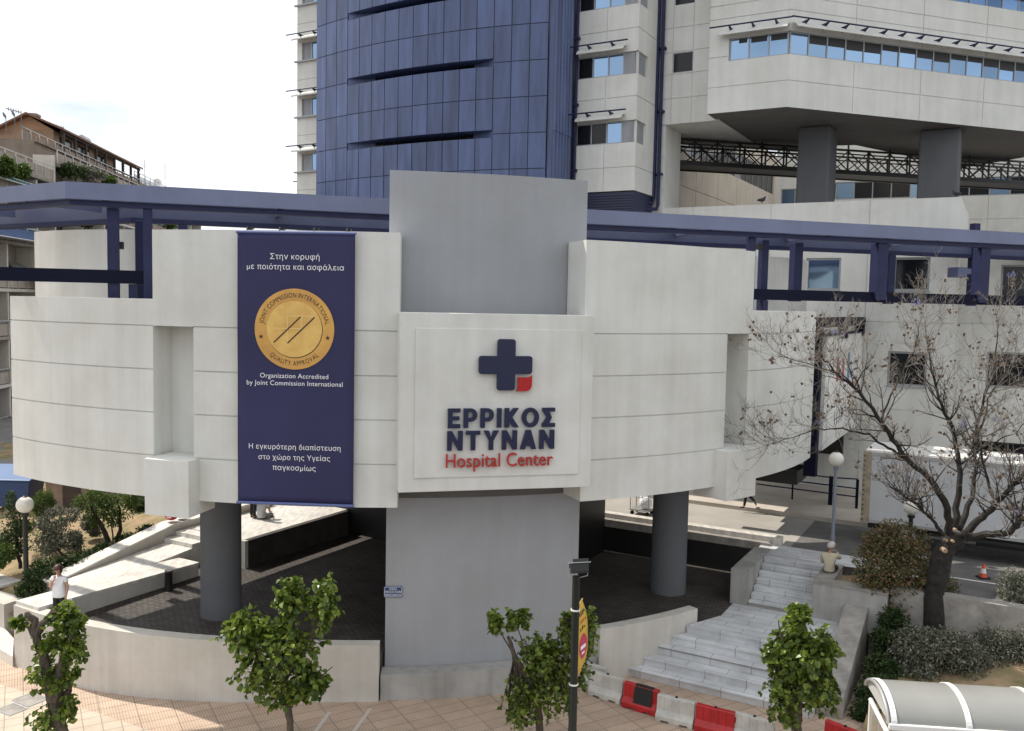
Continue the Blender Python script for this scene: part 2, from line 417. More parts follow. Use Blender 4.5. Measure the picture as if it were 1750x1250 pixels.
def lettering(mb, body, O, R, Up, N, x0, x1, base, cap=None, bold=0.0, depth=0.0, lift=0.0, sp=1.0):
    """Text fitted between x0 and x1 with its baseline at `base`; cap = height of the tallest letter, else proportional."""
    vs, fs = glyphs(body, bold=bold, sp=sp)
    a = min(v.x for v in vs); b = max(v.x for v in vs); top = max(v.y for v in vs)
    kx = (x1-x0)/(b-a); ky = cap/top if cap else kx
    P = lambda v, d: Vector(O)+R*(x0+(v.x-a)*kx)+Up*(base+v.y*ky)+N*d
    if depth <= 0: mb.raw([P(v, lift) for v in vs], fs); return
    i = len(vs); mb.raw([P(v, lift) for v in vs]+[P(v, lift+depth) for v in vs], [tuple(reversed(f)) for f in fs]+[tuple(k+i for k in f) for f in fs]
        + [(e[0], e[1], e[1]+i, e[0]+i) for e in _rim(fs)])
def _rim(fs):
    c = {}
    for f in fs:
        for k in range(len(f)):
            e = (f[k], f[(k+1) % len(f)]); c[e] = 1
    return [e for e in c if (e[1], e[0]) not in c]
def arc_text(mb, body, O, R, Up, N, rad, a0, a1, h, lift, inward=False):
    """Letters set one by one round a circle from angle a0 to a1 (degrees, 90 = top)."""
    wd = []
    for ch in body:
        if ch == ' ': wd.append(0.30); continue
        vs, _ = glyphs(ch, bold=0.012); wd.append(max(v.x for v in vs)-min(v.x for v in vs)+0.16)
    tot = sum(wd); run_ = 0.0
    for k, ch in enumerate(body):
        mid_ = (run_+wd[k]/2)/tot; run_ += wd[k]
        if ch == ' ': continue
        a = math.radians(a0+(a1-a0)*mid_); vs, fs = glyphs(ch, bold=0.012)
        m = (min(v.x for v in vs)+max(v.x for v in vs))/2; kk = h/0.72; kw = min(kk, rad*math.radians(abs(a1-a0))/tot)
        er = R*math.cos(a)+Up*math.sin(a); et = R*math.sin(a)-Up*math.cos(a)
        if inward: ux, uy = -et, -er
        else: ux, uy = et, er
        C0 = Vector(O)+er*rad
        mb.raw([C0+ux*((v.x-m)*kw)+uy*((v.y-0.36)*kk)+N*lift for v in vs], fs)

def roundrect(x0, x1, z0, z1, r, n=5):
    p = []
    for cx, cz, a in ((x1-r, z0+r, -90), (x1-r, z1-r, 0), (x0+r, z1-r, 90), (x0+r, z0+r, 180)):
        p += [(cx+r*math.cos(math.radians(a+90*k/n)), cz+r*math.sin(math.radians(a+90*k/n))) for k in range(n+1)]
    return p

def hit(px, py, P0, n):         # sight line meets an upright plane through P0 with normal n
    v = ray(px, py); return EYE + v*((Vector(P0)-EYE).dot(n)/v.dot(n))
def arcpts(r, a, b, n): return [pol(a+(b-a)*k/n, r) for k in range(n+1)]

# ------------------------------------------------------------------ setting
M_ASPH = mat('asphalt', (0.055, 0.054, 0.053), 0.9, var=0.3, vscale=1.2, bump=0.3, bscale=80)
M_SIDEWALK = tiles('peach_paving', (0.58, 0.435, 0.33), (0.51, 0.38, 0.285), (0.31, 0.245, 0.195), 0.8, 0.4, -_A, 0.014, stripes=0.26, offset=0.0, var=0.24)
M_PLAIN = tiles('cream_paving', (0.55, 0.46, 0.37), (0.50, 0.42, 0.33), (0.30, 0.25, 0.20), 0.4, 0.4, -_A, 0.012, offset=0.0, var=0.2)
M_COBBLE = tiles('plaza_setts', (0.125, 0.109, 0.099), (0.08, 0.07, 0.064), (0.026, 0.023, 0.02), 0.22, 0.11, 0.35, 0.014, var=0.4)
M_MARBLE = tiles('grey_marble', (0.68, 0.69, 0.70), (0.60, 0.61, 0.625), (0.30, 0.285, 0.27), 1.1, 0.35, _A, 0.010, rough=0.5, var=0.32)
M_MARBLEW = mat('white_marble', (0.62, 0.59, 0.54), 0.5, var=0.28, vscale=1.8, stretch=(3.5, 1, 1))
M_CONC = mat('pale_concrete', (0.34, 0.32, 0.29), 0.9, var=0.16, vscale=0.6, bump=0.2)
M_CONCD = mat('worn_concrete', (0.30, 0.28, 0.255), 0.9, var=0.35, vscale=2.5, bump=0.3, bscale=30)
M_SOIL = mat('dry_soil', (0.29, 0.195, 0.12), 0.95, var=0.5, vscale=1.6, bump=0.8, bscale=14, dark=(0.12, 0.125, 0.045))
M_PAINT = mat('road_paint', (0.62, 0.61, 0.58), 0.8, var=0.3, vscale=3)

b = MB(); b.face([(-1500, -900, -0.15), (1500, -900, -0.15), (1500, 2000, -0.15), (-1500, 2000, -0.15)])
struct(b.build('ground', M_ASPH))
b = MB(); b.prism([(-70, 13.2), (70, 13.2), (70, 40), (-70, 40)], -0.15, 0.0)
struct(b.build('sidewalk', M_SIDEWALK))
b = MB()   # smooth cream tiles along the kerb side and towards the corner
pl = [(-40, 13.6), (-2.0, 13.6), (-6.2, 18.6), (-9.5, 20.3), (-13.0, 21.9), (-16.2, 24.6), (-40, 25)]
b.face([(x, y, 0.004) for x, y in pl]); struct(b.build('cream_pavement', M_PLAIN))
b = MB()
for xa, ya, xb, yb in ((560, 1217, 520, 1272), (630, 1211, 585, 1272)):
    p = at_z(xa, ya, 0.005); q = at_z(xb, yb, 0.005); b.face([p, q, q+Vector((.09, 0, 0)), p+Vector((.09, 0, 0))])
struct(b.build('pavement_joint_strips', mat('pale_strip', (0.52, 0.47, 0.42), 0.8)))
UP = 2.1
def fr(ph):
    if -9.8 < ph < 11.7: return 14.9
    k = max(0.0, min(1.0, (-10-ph)/30.0)); return 15.45+0.9*k*k*(3-2*k)
pf = [pol(-46.2+70.8*k/100, fr(-46.2+70.8*k/100)) for k in range(101)]+[S(-6.7, 24.4), S(-6.7, 29.62), S(-21.5, 29.62), S(-21.5, 20.4), S(-24.3, 20.4), S(-24.3, 15.5)]
b = MB()
def fz(s_): return 1.05+0.02*max(0.0, -14-s_)       # the plaza rises gently towards its left end
def clip(poly, sgn):
    out = []
    for k in range(len(poly)):
        p, q = poly[k], poly[(k+1) % len(poly)]; a = (p.dot(U)+14)*sgn; c = (q.dot(U)+14)*sgn
        if a >= 0: out.append(p)
        if a*c < 0: out.append(p.lerp(q, a/(a-c)))
    return out
for sgn in (1, -1):
    pc = clip(pf, sgn); b.face([Vector((p.x, p.y, fz(p.dot(U)))) for p in pc])
for k in range(len(pf)):
    p, q = pf[k], pf[(k+1) % len(pf)]; b.face([Vector((p.x, p.y, 0)), Vector((q.x, q.y, 0)), Vector((q.x, q.y, fz(q.dot(U)))), Vector((p.x, p.y, fz(p.dot(U))))])
struct(b.build('plaza_floor', M_COBBLE, recalc=False))
b = MB(); b.prism([S(-21.5, 29.65), S(-6.5, 29.65), S(-6.5, 28.6), S(-3.1, 28.6), S(-3.1, 26.75), S(60, 26.75), S(60, 34.1), S(-60, 34.1), S(-60, 46), S(-61, 46), S(-61, 33), S(-21.5, 33)], 0.0, UP)
struct(b.build('upper_road', M_CONC))
b = MB()
b.face([S(-2.9, 27.2, UP+.004), S(60, 27.2, UP+.004), S(60, 34.0, UP+.004), S(-6.0, 34.0, UP+.004), S(-6.0, 29.75, UP+.004), S(-2.9, 29.75, UP+.004)])
struct(b.build('asphalt_lane', mat('pale_asphalt', (0.13, 0.125, 0.12), 0.9, var=0.25, vscale=1.5, bump=0.2)))
b = MB(); b.prism([S(-21.5, 34.1), S(60, 34.1), S(60, 60), S(-21.5, 60)], 0.0, UP+0.15)
struct(b.build('upper_pavement', mat('pale_paving', (0.50, 0.45, 0.39), 0.85, var=0.18, vscale=0.7)))
b = MB(); b.prism([S(-24.3, 20.42), S(-21.55, 20.42), S(-21.55, 60), S(-24.3, 60)], 0.0, UP)
struct(b.build('marble_terrace', M_MARBLEW))
b = MB(); b.face([(-400, 38.5, 2.04), (-14, 38.5, 2.04), (-14, 600, 2.04), (-400, 600, 2.04)])
struct(b.build('side_street', mat('grey_street', (0.20, 0.19, 0.18), 0.9, var=0.3)))
b = MB()
for s0, t0, s1, w in ((-2.6, 28.95, 2.6, 0.10),):
    b.face([S(s0, t0, UP+.008), S(s1+8, t0, UP+.008), S(s1+8, t0+w, UP+.008), S(s0, t0+w, UP+.008)])
b.face([S(-2.4, 28.3, UP+.008), S(-1.5, 28.3, UP+.008), S(-1.5, 28.55, UP+.008), S(-2.4, 28.55, UP+.008)])
struct(b.build('lane_marking', M_PAINT))

for px, py, lb, sz in ((52, 1196, 'larger grey manhole cover in the cream paving at the left', .62), (20, 1213, 'smaller worn grey cover in the cream paving at the lower left', .5)):
    p = at_z(px, py, 0.006); mc = thing('manhole_cover', lb, 'manhole cover', p)
    q = MB(); q.box(p+Z3*.004, (sz, sz*.75, .008), (U, V, Z3)); q.build('cover_plate', M_CONCD, mc)
    q = MB()
    for k in (-1, 1): q.box(p+U*(k*(sz/2+.022))+Z3*.006, (.035, sz*.75+.08, .012), (U, V, Z3)); q.box(p+V*(k*(sz*.375+.022))+Z3*.007, (sz, .035, .012), (U, V, Z3))
    q.build('cover_frame', M_ALU, mc)

# garden slope on the left and planting bed on the right
def gz(s, t): return max(0.35, min(2.06, 0.55+(t-13.5)*0.19)) + 0.06*math.sin(s*1.7+t)+0.05*math.sin(t*2.3-s*0.6)
def grid(mb, s0, s1, t0, t1, fn, n, m):
    vs = [S(s0+(s1-s0)*i/n, t0+(t1-t0)*j/m, fn(s0+(s1-s0)*i/n, t0+(t1-t0)*j/m)) for i in range(n+1) for j in range(m+1)]
    mb.raw(vs, [(i*(m+1)+j, (i+1)*(m+1)+j, (i+1)*(m+1)+j+1, i*(m+1)+j+1) for i in range(n) for j in range(m)])
b = MB(); grid(b, -48, -24.85, 14.6, 31, gz, 60, 46); struct(b.build('garden_soil', M_SOIL, smooth=True))
def bz(s, t): return min(1.2, 0.12+max(0, (t-21.5))*0.17) + 0.05*math.sin(s*2.1+t*1.3)
b = MB(); grid(b, -2.55, 14, 20.6, 26.7, bz, 50, 24); struct(b.build('planting_bed', M_SOIL, smooth=True))
b = MB(); grid(b, -4.15, -2.9, 26.6, 28.3, lambda s, t: 1.9+0.04*math.sin(5*s), 8, 8); struct(b.build('planter_soil', M_SOIL, smooth=True))

def wall_thing(name, label, mb, m, loc, cat='wall'):
    o = mb.build(name, m); return tag(o, label, cat)
# low curved wall in front of the plaza, three lengths
def swing(ph):                  # the wall swings outwards and rises a little towards its left end
    k = max(0.0, min(1.0, (-10-ph)/30.0)); return k*k*(3-2*k)
b = MB(); n = 48; i0 = len(b.v)
for k in range(n+1):
    ph = -46.5+36.75*k/n; w_ = swing(ph); ro = 15.7+0.95*w_; zt = 1.45+0.22*w_
    b.v.extend([pol(ph, ro, -0.05), pol(ph, ro, zt), pol(ph, ro-0.34, zt), pol(ph, ro-0.34, -0.05)])
for k in range(n):
    for j in range(4):
        a = i0+4*k+j; c = i0+4*k+(j+1) % 4; b.f.append((a, c, c+4, a+4))
b.f.append((i0, i0+1, i0+2, i0+3)); b.f.append((i0+4*n+3, i0+4*n+2, i0+4*n+1, i0+4*n))
wall_thing('plaza_wall', 'long curved cream low wall left of the grey pier, seen behind the trees', b, M_WALL, None)
b = MB(); b.arc([(15.62, 0.0), (15.62, 0.66), (15.12, 0.66), (15.12, 0.0)], -9.6, 11.6, 16)
wall_thing('pier_plinth', 'low curved grey plinth at the foot of the grey pier', b, M_PIERW, None)
b = MB(); b.arc([(15.7, 0.0), (15.7, 1.42), (15.38, 1.42), (15.38, 0.0)], 11.7, 24.4, 14)
wall_thing('plaza_wall', 'short stained low wall between the grey pier and the marble steps', b, M_WALL, None)
# marble ledge, ramp wall, terrace wall on the left
b = MB(); b.extrude([(13.9, 0.0), (13.9, 1.66), (18.9, 1.56), (18.9, 0.0)], (0, 0, 0), V, Z3, U, -22.9, -21.95); wall = b.build('ledge_wall', M_WALL)
tag(wall, 'low wall with wide white marble top behind the standing woman', 'wall')
m2 = MB(); m2.extrude([(13.62, 1.675), (18.92, 1.564), (18.92, 1.65), (13.62, 1.76)], (0, 0, 0), V, Z3, U, -22.93, -21.93); m2.build('marble_coping', M_MARBLEW, wall)
b = MB()
prof = [(15.6, 0.0), (15.6, 1.42), (19.9, 2.28), (24.5, 2.34), (24.5, 0.0)]
def upright(mb, s0, s1, prof):          # outline in (t,z) given thickness along s
    mb.extrude(prof, (0, 0, 0), V, Z3, U, s0, s1)
upright(b, -24.85, -24.32, prof); wall = b.build('ramp_wall', M_WALL); tag(wall, 'sloping cream ramp wall with pale top along the left garden', 'wall')
m2 = MB(); upright(m2, -24.9, -24.28, [(15.55, 1.423), (19.9, 2.283), (24.5, 2.343), (24.5, 2.40), (19.88, 2.34), (15.55, 1.48)]); m2.build('marble_coping', M_MARBLEW, wall)
q = MB(); upright(q, -24.3, -22.94, [(15.55, 0.9), (15.55, 1.46), (19.5, 1.80), (19.5, 1.94), (19.95, 1.94), (19.95, 2.085), (20.41, 2.085), (20.41, 0.9)])
struct(q.build('marble_ramp', M_MARBLEW))
b = MB(); b.sbox(-21.55, -21.34, 20.40, 25.4, 0.9, UP-0.002); tw_ = b.build('terrace_wall', mat('shaded_wall_face', (0.05, 0.043, 0.036), 0.8, var=0.4, vscale=2)); tag(tw_, 'terrace wall with painted-in shade and pale end under the seated person', 'wall')  # face coloured dark for the shadow it lies in
q = MB(); q.sbox(-21.56, -21.33, 20.26, 20.395, 0.9, UP+0.01); q.build('wall_end', M_WALL, tw_)
b = MB(); upright(b, -28.5, -25.0, [(14.5, 0.0), (14.5, 1.0), (15.1, 1.02), (15.1, 0.0)])
pw = b.build('planter_wall', M_WALL); tag(pw, 'pale planter wall with thick top at left edge below the lamp', 'wall')
m2 = MB(); m2.sbox(-34, -26.4, 14.9, 15.9, 1.023, 1.10); m2.build('coping', M_MARBLEW, pw)
# kerb stones at the left corner
b = MB()
for k in range(5):
    a = at_z(2-16*k, 1128-26*k, 0)
kb = MB(); kb.prism([at_z(-60, 1060, 0), at_z(2, 1128, 0), at_z(22, 1140, 0), at_z(24, 1108, 0), at_z(0, 1080, 0), at_z(-50, 1020, 0)], 0.0, 0.28)
tag(kb.build('corner_kerb', M_MARBLEW), 'white marble corner kerb at the left edge of the pavement', 'kerb')

# marble stairs
st1 = thing('marble_stairs', 'wide lower flight of grey marble steps by the sidewalk barriers', 'stairs', S(-6, 22, 0))
for k in range(5):
    t0 = 21.85+0.44*k; q = MB(); z0, z1 = 0.21*k, 0.21*(k+1)
    sl = -8.60+0.62*(t0-21.85)
    q.prism([S(sl, t0), S(-3.72, t0), S(-3.72, 24.0), S(sl+0.62*(24.0-t0), 24.0)], z0+.001, z1-0.035)
    q.prism([S(sl-0.0, t0-0.035), S(-3.72, t0-0.035), S(-3.72, 23.98), S(sl+0.62*(23.98-t0), 23.98)], z1-0.034, z1)
    q.build('step', M_MARBLE, st1)
b = MB(); b.prism([S(-7.45, 23.7), S(-3.72, 23.7), S(-3.72, 26.22), S(-6.9, 26.22), S(-6.9, 24.9)], 0.3, 1.056); struct(b.build('landing', M_MARBLE))
st2 = thing('marble_stairs', 'narrow upper flight of grey marble steps rising to the lamp', 'stairs', S(-5.5, 26.2, 1.05))
for k in range(7):
    t0 = 26.2+0.30*k; q = MB(); z0, z1 = 1.05+0.15*k, 1.05+0.15*(k+1)
    q.sbox(-6.45, -4.6, t0, 28.4, z0+.008, z1-0.033); q.sbox(-6.45, -4.6, t0-0.03, 28.38, z1-0.032, z1); q.build('step', M_MARBLE, st2)
b = MB(); b.face([S(-6.9, 28.38, UP+.006), S(-2.95, 28.38, UP+.006), S(-2.95, 29.7, UP+.006), S(-6.9, 29.7, UP+.006)]); struct(b.build('marble_pavement', M_MARBLE))
b = MB(); b.sbox(-7.0, -6.47, 26.15, 29.0, 0.9, 2.12); tag(b.build('stair_wall', M_PIERW), 'thick grey wall flanking the upper marble steps on their left', 'wall')
b = MB(); b.prism([S(-21.4, 29.64), S(-6.3, 29.64), S(-6.3, 30.0), S(-21.4, 30.0)], UP+.001, UP+0.26)
rk = b.build('road_parapet', M_MARBLEW); tag(rk, 'low pale kerb parapet along the edge of the upper road', 'parapet')
q = MB(); q.prism([S(-21.3, 29.62), S(-6.6, 29.62), S(-6.6, 29.36), S(-21.3, 29.36)], 1.6, UP+0.10); q.build('concrete_band', M_CONCD, rk)
pw = thing('planter_wall', 'grey raised planter wall right of the upper steps where a man sits', 'wall', S(-4, 26.3, 1.05))
q = MB(); q.sbox(-4.6, -2.6, 26.2, 26.65, 0.9, 2.08); q.build('wall', M_PIERW, pw)
q = MB(); q.sbox(-4.6, -4.12, 26.651, 28.36, 0.9, 2.08); q.build('wall', M_PIERW, pw)
q = MB(); q.sbox(-4.62, -2.58, 26.17, 26.68, 2.081, 2.14); q.sbox(-4.62, -4.10, 26.681, 28.4, 2.081, 2.14); q.build('coping', M_CONCD, pw)
b = MB(); upright(b, -3.70, -3.08, [(22.2, 0.0), (22.2, 0.52), (26.2, 1.62), (26.2, 0.0)])
tag(b.build('sloping_wall', M_CONCD), 'rough sloping concrete side wall right of the wide marble steps', 'wall')
b = MB(); b.sbox(-2.55, 30, 26.55, 26.95, 0.5, UP+0.12); b2 = b.build('bed_wall', M_CONCD); tag(b2, 'low concrete wall between the planting bed and the road', 'wall')
q = MB(); q.sbox(-2.5, 29, 26.95, 27.2, UP+.001, UP+0.05); q.build('kerb', M_MARBLEW, b2)

# ------------------------------------------------------------------ round entrance building
ent = thing('entrance_building', 'round cream entrance building with niches standing on grey columns', 'building', pol(0, 15.1))
GR = [9.3, 8.23, 7.17, 6.1]
def wprof(z0, z1, ro=16.2, ri=15.15, g=GR, d=0.035, w=0.03):
    p = [(ro, z0)]
    for z in sorted(g):
        if z0+0.03 < z < z1-0.03: p += [(ro, z-w/2), (ro-d, z-w/2), (ro-d, z+w/2), (ro, z+w/2)]
    return p+[(ro, z1), (ri, z1), (ri, z0)]
q = MB()
q.arc(wprof(5.05, 9.95), -49.3, -30.0, 26)
q.arc(wprof(9.301, 11.63, g=[]), -30.0, -26.0, 6)
q.arc([(15.5, 5.05), (15.5, 9.3), (15.15, 9.3), (15.15, 5.05)], -30.0, -26.0, 6)
q.arc(wprof(5.05, 11.63), -26.0, -8.15, 24)
q.build('curved_wall', M_STUCCO, ent)
q = MB()
q.arc(wprof(5.05, 11.63), 8.2, 25.3, 24)
q.arc(wprof(9.301, 11.63, g=[]), 25.3, 28.9, 6)
q.arc([(15.5, 5.05), (15.5, 9.3), (15.15, 9.3), (15.15, 5.05)], 25.3, 28.9, 6)
q.arc(wprof(5.05, 11.63), 28.9, 29.45, 2)
q.arc(wprof(5.05, 9.95), 29.45, 48.3, 26)
q.build('curved_wall', M_STUCCO, ent)
for a, c in ((-29.7, -25.5), (24.0, 28.6)):
    q = MB(); q.arc([(16.66, 4.72), (16.66, 6.10), (15.5, 6.10), (15.5, 4.72)], a, c, 8); q.build('niche_block', M_STUCCO, ent, bevel=0.015)
q = MB(); q.arc([(15.1, 0.0), (15.1, 13.24), (14.3, 13.24), (14.3, 0.0)], -9.35, 10.25, 26); q.build('central_pier', M_GREYR, ent)
for ph in (-30.1, 30.0):
    c = pol(ph, 13.45); q = MB(); q.lathe([(0.55, 1.0), (0.55, 5.06)], (c.x, c.y, 0), 40); q.build('column', M_COLUMN, ent, smooth=True)
sl = arcpts(15.2, -49.2, 48.2, 50)+arcpts(13.3, 48.2, 42, 4)+[S(-9.3, 29.0), S(-23.3, 29.0)]+arcpts(12.4, -49.0, -49.2, 1)
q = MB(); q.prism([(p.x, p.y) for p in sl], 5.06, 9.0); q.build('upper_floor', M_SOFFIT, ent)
for pts_ in ([(-15.05, 27.7), (-13.9, 26.85), (-12.4, 26.2), (-10.5, 25.75), (-8.0, 25.5), (-5.0, 25.6)], [(5.0, 31.4), (7.4, 31.9), (9.2, 32.7), (10.5, 33.6), (11.45, 34.7), (12.0, 36.0)]):
    pts_ = [tuple(Vector(pts_[k]).lerp(Vector(pts_[k+1]), t)+(Vector(pts_[max(k-1, 0)])+Vector(pts_[min(k+2, len(pts_)-1)])-Vector(pts_[k])-Vector(pts_[k+1]))*(-0.25*t*(1-t)*.5)) for k in range(len(pts_)-1) for t in (0, .25, .5, .75)]+[pts_[-1]]
    bk_ = [(x+0.1, y+0.3) for x, y in reversed(pts_)]; q = MB(); q.prism(pts_+bk_, 8.9, 11.96); q.build('roof_parapet', M_STUCCO, ent, smooth=True)
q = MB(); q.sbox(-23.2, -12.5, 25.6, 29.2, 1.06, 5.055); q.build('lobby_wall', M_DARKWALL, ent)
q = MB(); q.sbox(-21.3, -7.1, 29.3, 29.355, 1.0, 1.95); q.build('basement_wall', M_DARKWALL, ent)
# link to the main wing with the steel frame
q = MB(); q.sbox(-9.2, -5.45, 31.6, 40.15, 5.15, 9.1); q.build('link_corridor', M_STUCCO, ent)
q = MB(); q.sbox(-9.0, -5.9, 38.9, 39.2, 3.9, 5.14); q.sbox(-8.9, -6.2, 33.0, 38.88, 4.5, 5.13); q.build('link_shade_block', M_DARKWALL, ent)  # dark slabs standing in for the shade below the link
q = MB(); q.sbox(-5.95, -5.55, 31.05, 31.45, 4.3, 9.4); q.sbox(-5.95, -5.38, 31.05, 40.1, 9.42, 9.75); q.sbox(-5.7, -5.38, 35.2, 35.6, 8.95, 9.41); q.sbox(-5.7, -5.38, 39.6, 40.0, 8.95, 9.41)
q.sbox(-5.6, -5.4, 31.5, 40.1, 9.11, 9.18); q.build('steel_frame', M_BLACKBLUE, ent)
q = MB(); q.sbox(-9.5, -8.0, 31.2, 31.6, 4.0, 4.3); q.sbox(-8.0, -6.2, 31.3, 33.0, 3.9, 4.35); q.build('steel_bracket', M_BLACK, ent)

# poster on the link wall, facing the road
po = thing('wall_poster', 'large white poster with coloured strips behind the bare tree', 'poster', S(-5.44, 35.5, 6.5))
q = MB(); q.sbox(-5.445, -5.425, 32.2, 39.6, 5.5, 8.85); q.build('poster_sheet', M_WHITEMETAL, po)
for nm, col, rects in (('red_strip', (0.45, 0.10, 0.12), [(33.6, 34.0, 7.4, 8.3), (34.9, 35.3, 7.3, 8.2)]), ('blue_strip', (0.12, 0.25, 0.40), [(36.1, 36.6, 7.3, 8.4)]),
                       ('tan_strip', (0.40, 0.27, 0.20), [(37.6, 39.2, 7.0, 7.15), (37.6, 39.0, 6.6, 6.75), (33.6, 35.6, 6.6, 6.68)]), ('grey_drawing', (0.10, 0.10, 0.12), [(37.7, 38.9, 7.6, 7.68), (37.8, 38.8, 7.9, 8.0), (33.6, 33.68, 5.8, 6.3), (34.1, 34.18, 5.8, 6.3), (34.6, 34.68, 5.8, 6.3), (35.1, 35.18, 5.8, 6.3), (33.5, 35.4, 6.0, 6.04), (36.9, 37.1, 5.8, 6.3)]),
                       ('ochre_strip', (0.45, 0.30, 0.10), [(37.7, 38.0, 5.75, 6.35)])):
    q = MB()
    for t0, t1, z0, z1 in rects: q.sbox(-5.424, -5.415, t0, t1, z0, z1)
    q.build(nm, mat(nm, col, 0.7), po)

# ------------------------------------------------------------------ hospital sign
th = math.radians(0.3+AXIS); SN = Vector((math.sin(th), -math.cos(th), 0)); SR = Vector((math.cos(th), math.sin(th), 0))
SO = Vector((CX, CY, 0))+SN*16.5
sign = thing('hospital_sign', 'square cream sign panel with navy cross and hospital name on the pier', 'sign', SO+Z3*7.6)
q = MB(); q.extrude([(-2.42, 5.53), (2.31, 5.53), (2.31, 9.76), (-2.42, 9.76)], SO, SR, Z3, SN, -0.75, 0.06); q.build('panel', M_STUCCO, sign, bevel=0.012)
q = MB(); q.extrude([(-2.06, 5.87), (1.98, 5.87), (1.98, 9.40), (-2.06, 9.40)], SO, SR, Z3, SN, 0.061, 0.10); q.build('raised_field', M_STUCCO, sign, bevel=0.008)
def cross_poly(x0, x1, x2, x3, z0, z1, z2, z3, r):
    def c(cx, cz, a): return [(cx+r*math.cos(math.radians(a+18*k)), cz+r*math.sin(math.radians(a+18*k))) for k in range(6)]
    p = []
    p += c(x2-r, z0+r, -90); p += [(x2, z1)]; p += c(x3-r, z1+r, -90); p += c(x3-r, z2-r, 0); p += [(x2, z2)]; p += c(x2-r, z3-r, 0)
    p += c(x1+r, z3-r, 90); p += [(x1, z2)]; p += c(x0+r, z2-r, 90); p += c(x0+r, z1+r, 180); p += [(x1, z1)]; p += c(x1+r, z0+r, 180)
    return p
q = MB(); q.extrude(cross_poly(-0.575, -0.13, 0.31, 0.727, 7.95, 8.34, 8.77, 9.17, 0.07), SO, SR, Z3, SN, 0.15, 0.22); q.build('navy_cross', M_LETTERN, sign)
q = MB(); q.extrude([(0.34, 7.93), (0.60, 7.93), (0.66, 7.95), (0.705, 8.0), (0.727, 8.07), (0.727, 8.31), (0.69, 8.275), (0.64, 8.262), (0.385, 8.262), (0.385, 8.02), (0.375, 7.97)], SO, SR, Z3, SN, 0.15, 0.22); q.build('red_corner', M_RED, sign)
for body, x0, x1, base, cap in (('EPPIKOS', -1.29, 1.33, 7.06, 0.465), ('NTYNAN', -1.30, 1.32, 6.525, 0.465)):
    pg, wd = bold_caps(body); vs, fs = union_tris(pg); kx = (x1-x0)/wd; n_ = len(vs); q = MB()
    L3 = lambda v, d: SO+SR*(x0+v.x*kx)+Z3*(base+v.y*cap)+SN*d
    q.raw([L3(v, .14) for v in vs]+[L3(v, .215) for v in vs], [tuple(reversed(f)) for f in fs]+[tuple(k+n_ for k in f) for f in fs]+[(e[0], e[1], e[1]+n_, e[0]+n_) for e in _rim(fs)])
    q.build('name_letters', M_LETTERN, sign, recalc=False, weld=False)
q = MB(); lettering(q, 'Hospital Center', SO, SR, Z3, SN, -1.32, 1.30, 6.12, 0.325, bold=0.03, depth=0.07, lift=0.14, sp=1.03); q.build('caption_letters', M_LETTERR, sign, recalc=False, weld=False)

# ------------------------------------------------------------------ banner
pbm = -16.72; th = math.radians(pbm+AXIS); BN = Vector((math.sin(th), -math.cos(th), 0)); BR = Vector((math.cos(th), math.sin(th), 0))
BO = Vector((CX, CY, 0))+BN*16.30
ban = thing('hanging_banner', 'tall navy banner with gold seal hanging on the curved wall', 'banner', BO+Z3*8.3)
q = MB()
nx, nz = 14, 40
vs = []
for i in range(nx+1):
    for j in range(nz+1):
        x = -1.405+2.81*i/nx; z = 5.14+6.42*j/nz
        d = 0.006*math.sin(x*5+0.5)*math.sin(z*1.1)+0.006*math.sin(z*2.3+x)
        vs.append(BO+BR*x+Z3*z+BN*d)
q.raw(vs, [(i*(nz+1)+j, (i+1)*(nz+1)+j, (i+1)*(nz+1)+j+1, i*(nz+1)+j+1) for i in range(nx) for j in range(nz)])
bc = q.build('banner_cloth', M_BANNER, ban, smooth=True)
sm = bc.modifiers.new('thickness', 'SOLIDIFY'); sm.thickness = 0.01; sm.offset = -1
for zz in (5.12, 11.57):
    q = MB(); q.tube([BO+BR*-1.43+Z3*zz, BO+BR*1.43+Z3*zz], 0.035, 10); q.build('banner_rail', M_BANRAIL, ban)
for x in (-1.18, -0.4, 0.42, 1.2):
    q = MB(); q.tube([BO+BR*x+Z3*11.6, BO+BR*x+Z3*11.69-BN*0.05, BO+BR*x+Z3*11.68-BN*0.5], 0.012, 6); q.box(BO+BR*x+Z3*11.66-BN*0.2, (0.12, 0.12, 0.06), (BR, BN, Z3)); q.build('hook', M_BLACK, ban)
def bx(zx): return (zx-278)*0.005565
def bzz(zy): return 11.56-(zy-45)*0.005455
for body, xa, xb, yb, bo in (('Στην κορυφή', 168, 380, 158, 0.026), ('με ποιότητα και ασφάλεια', 68, 485, 202, 0.026), ('Organization Accredited', 125, 420, 671, 0.010), ('by Joint Commission International', 67, 482, 703, 0.010),
                             ('Η εγκυρότερη διαπίστευση', 76, 475, 984, 0.016), ('στο χώρο της Υγείας', 118, 430, 1030, 0.016), ('παγκοσμίως', 180, 368, 1076, 0.016)):
    q = MB(); lettering(q, body, BO, BR, Z3, BN, bx(xa), bx(xb), bzz(yb), None, bold=bo, lift=0.022, sp=1.04); q.build('banner_text', M_LETTERW, ban, recalc=False, weld=False)
SC = BO+BR*bx(273)+Z3*bzz(458)
seal = MB(); circ = lambda r, n=64: [(r*math.cos(2*math.pi*k/n), r*math.sin(2*math.pi*k/n)) for k in range(n)]
seal.extrude(circ(0.955), SC, BR, Z3, BN, 0.012, 0.022); so = seal.build('gold_seal', M_GOLD, ban)
q = MB(); q.extrude(circ(0.672), SC+BR*0.008-Z3*0.012, BR, Z3, BN, 0.0225, 0.0245); q.build('seal_edge', M_PRINTK, so)
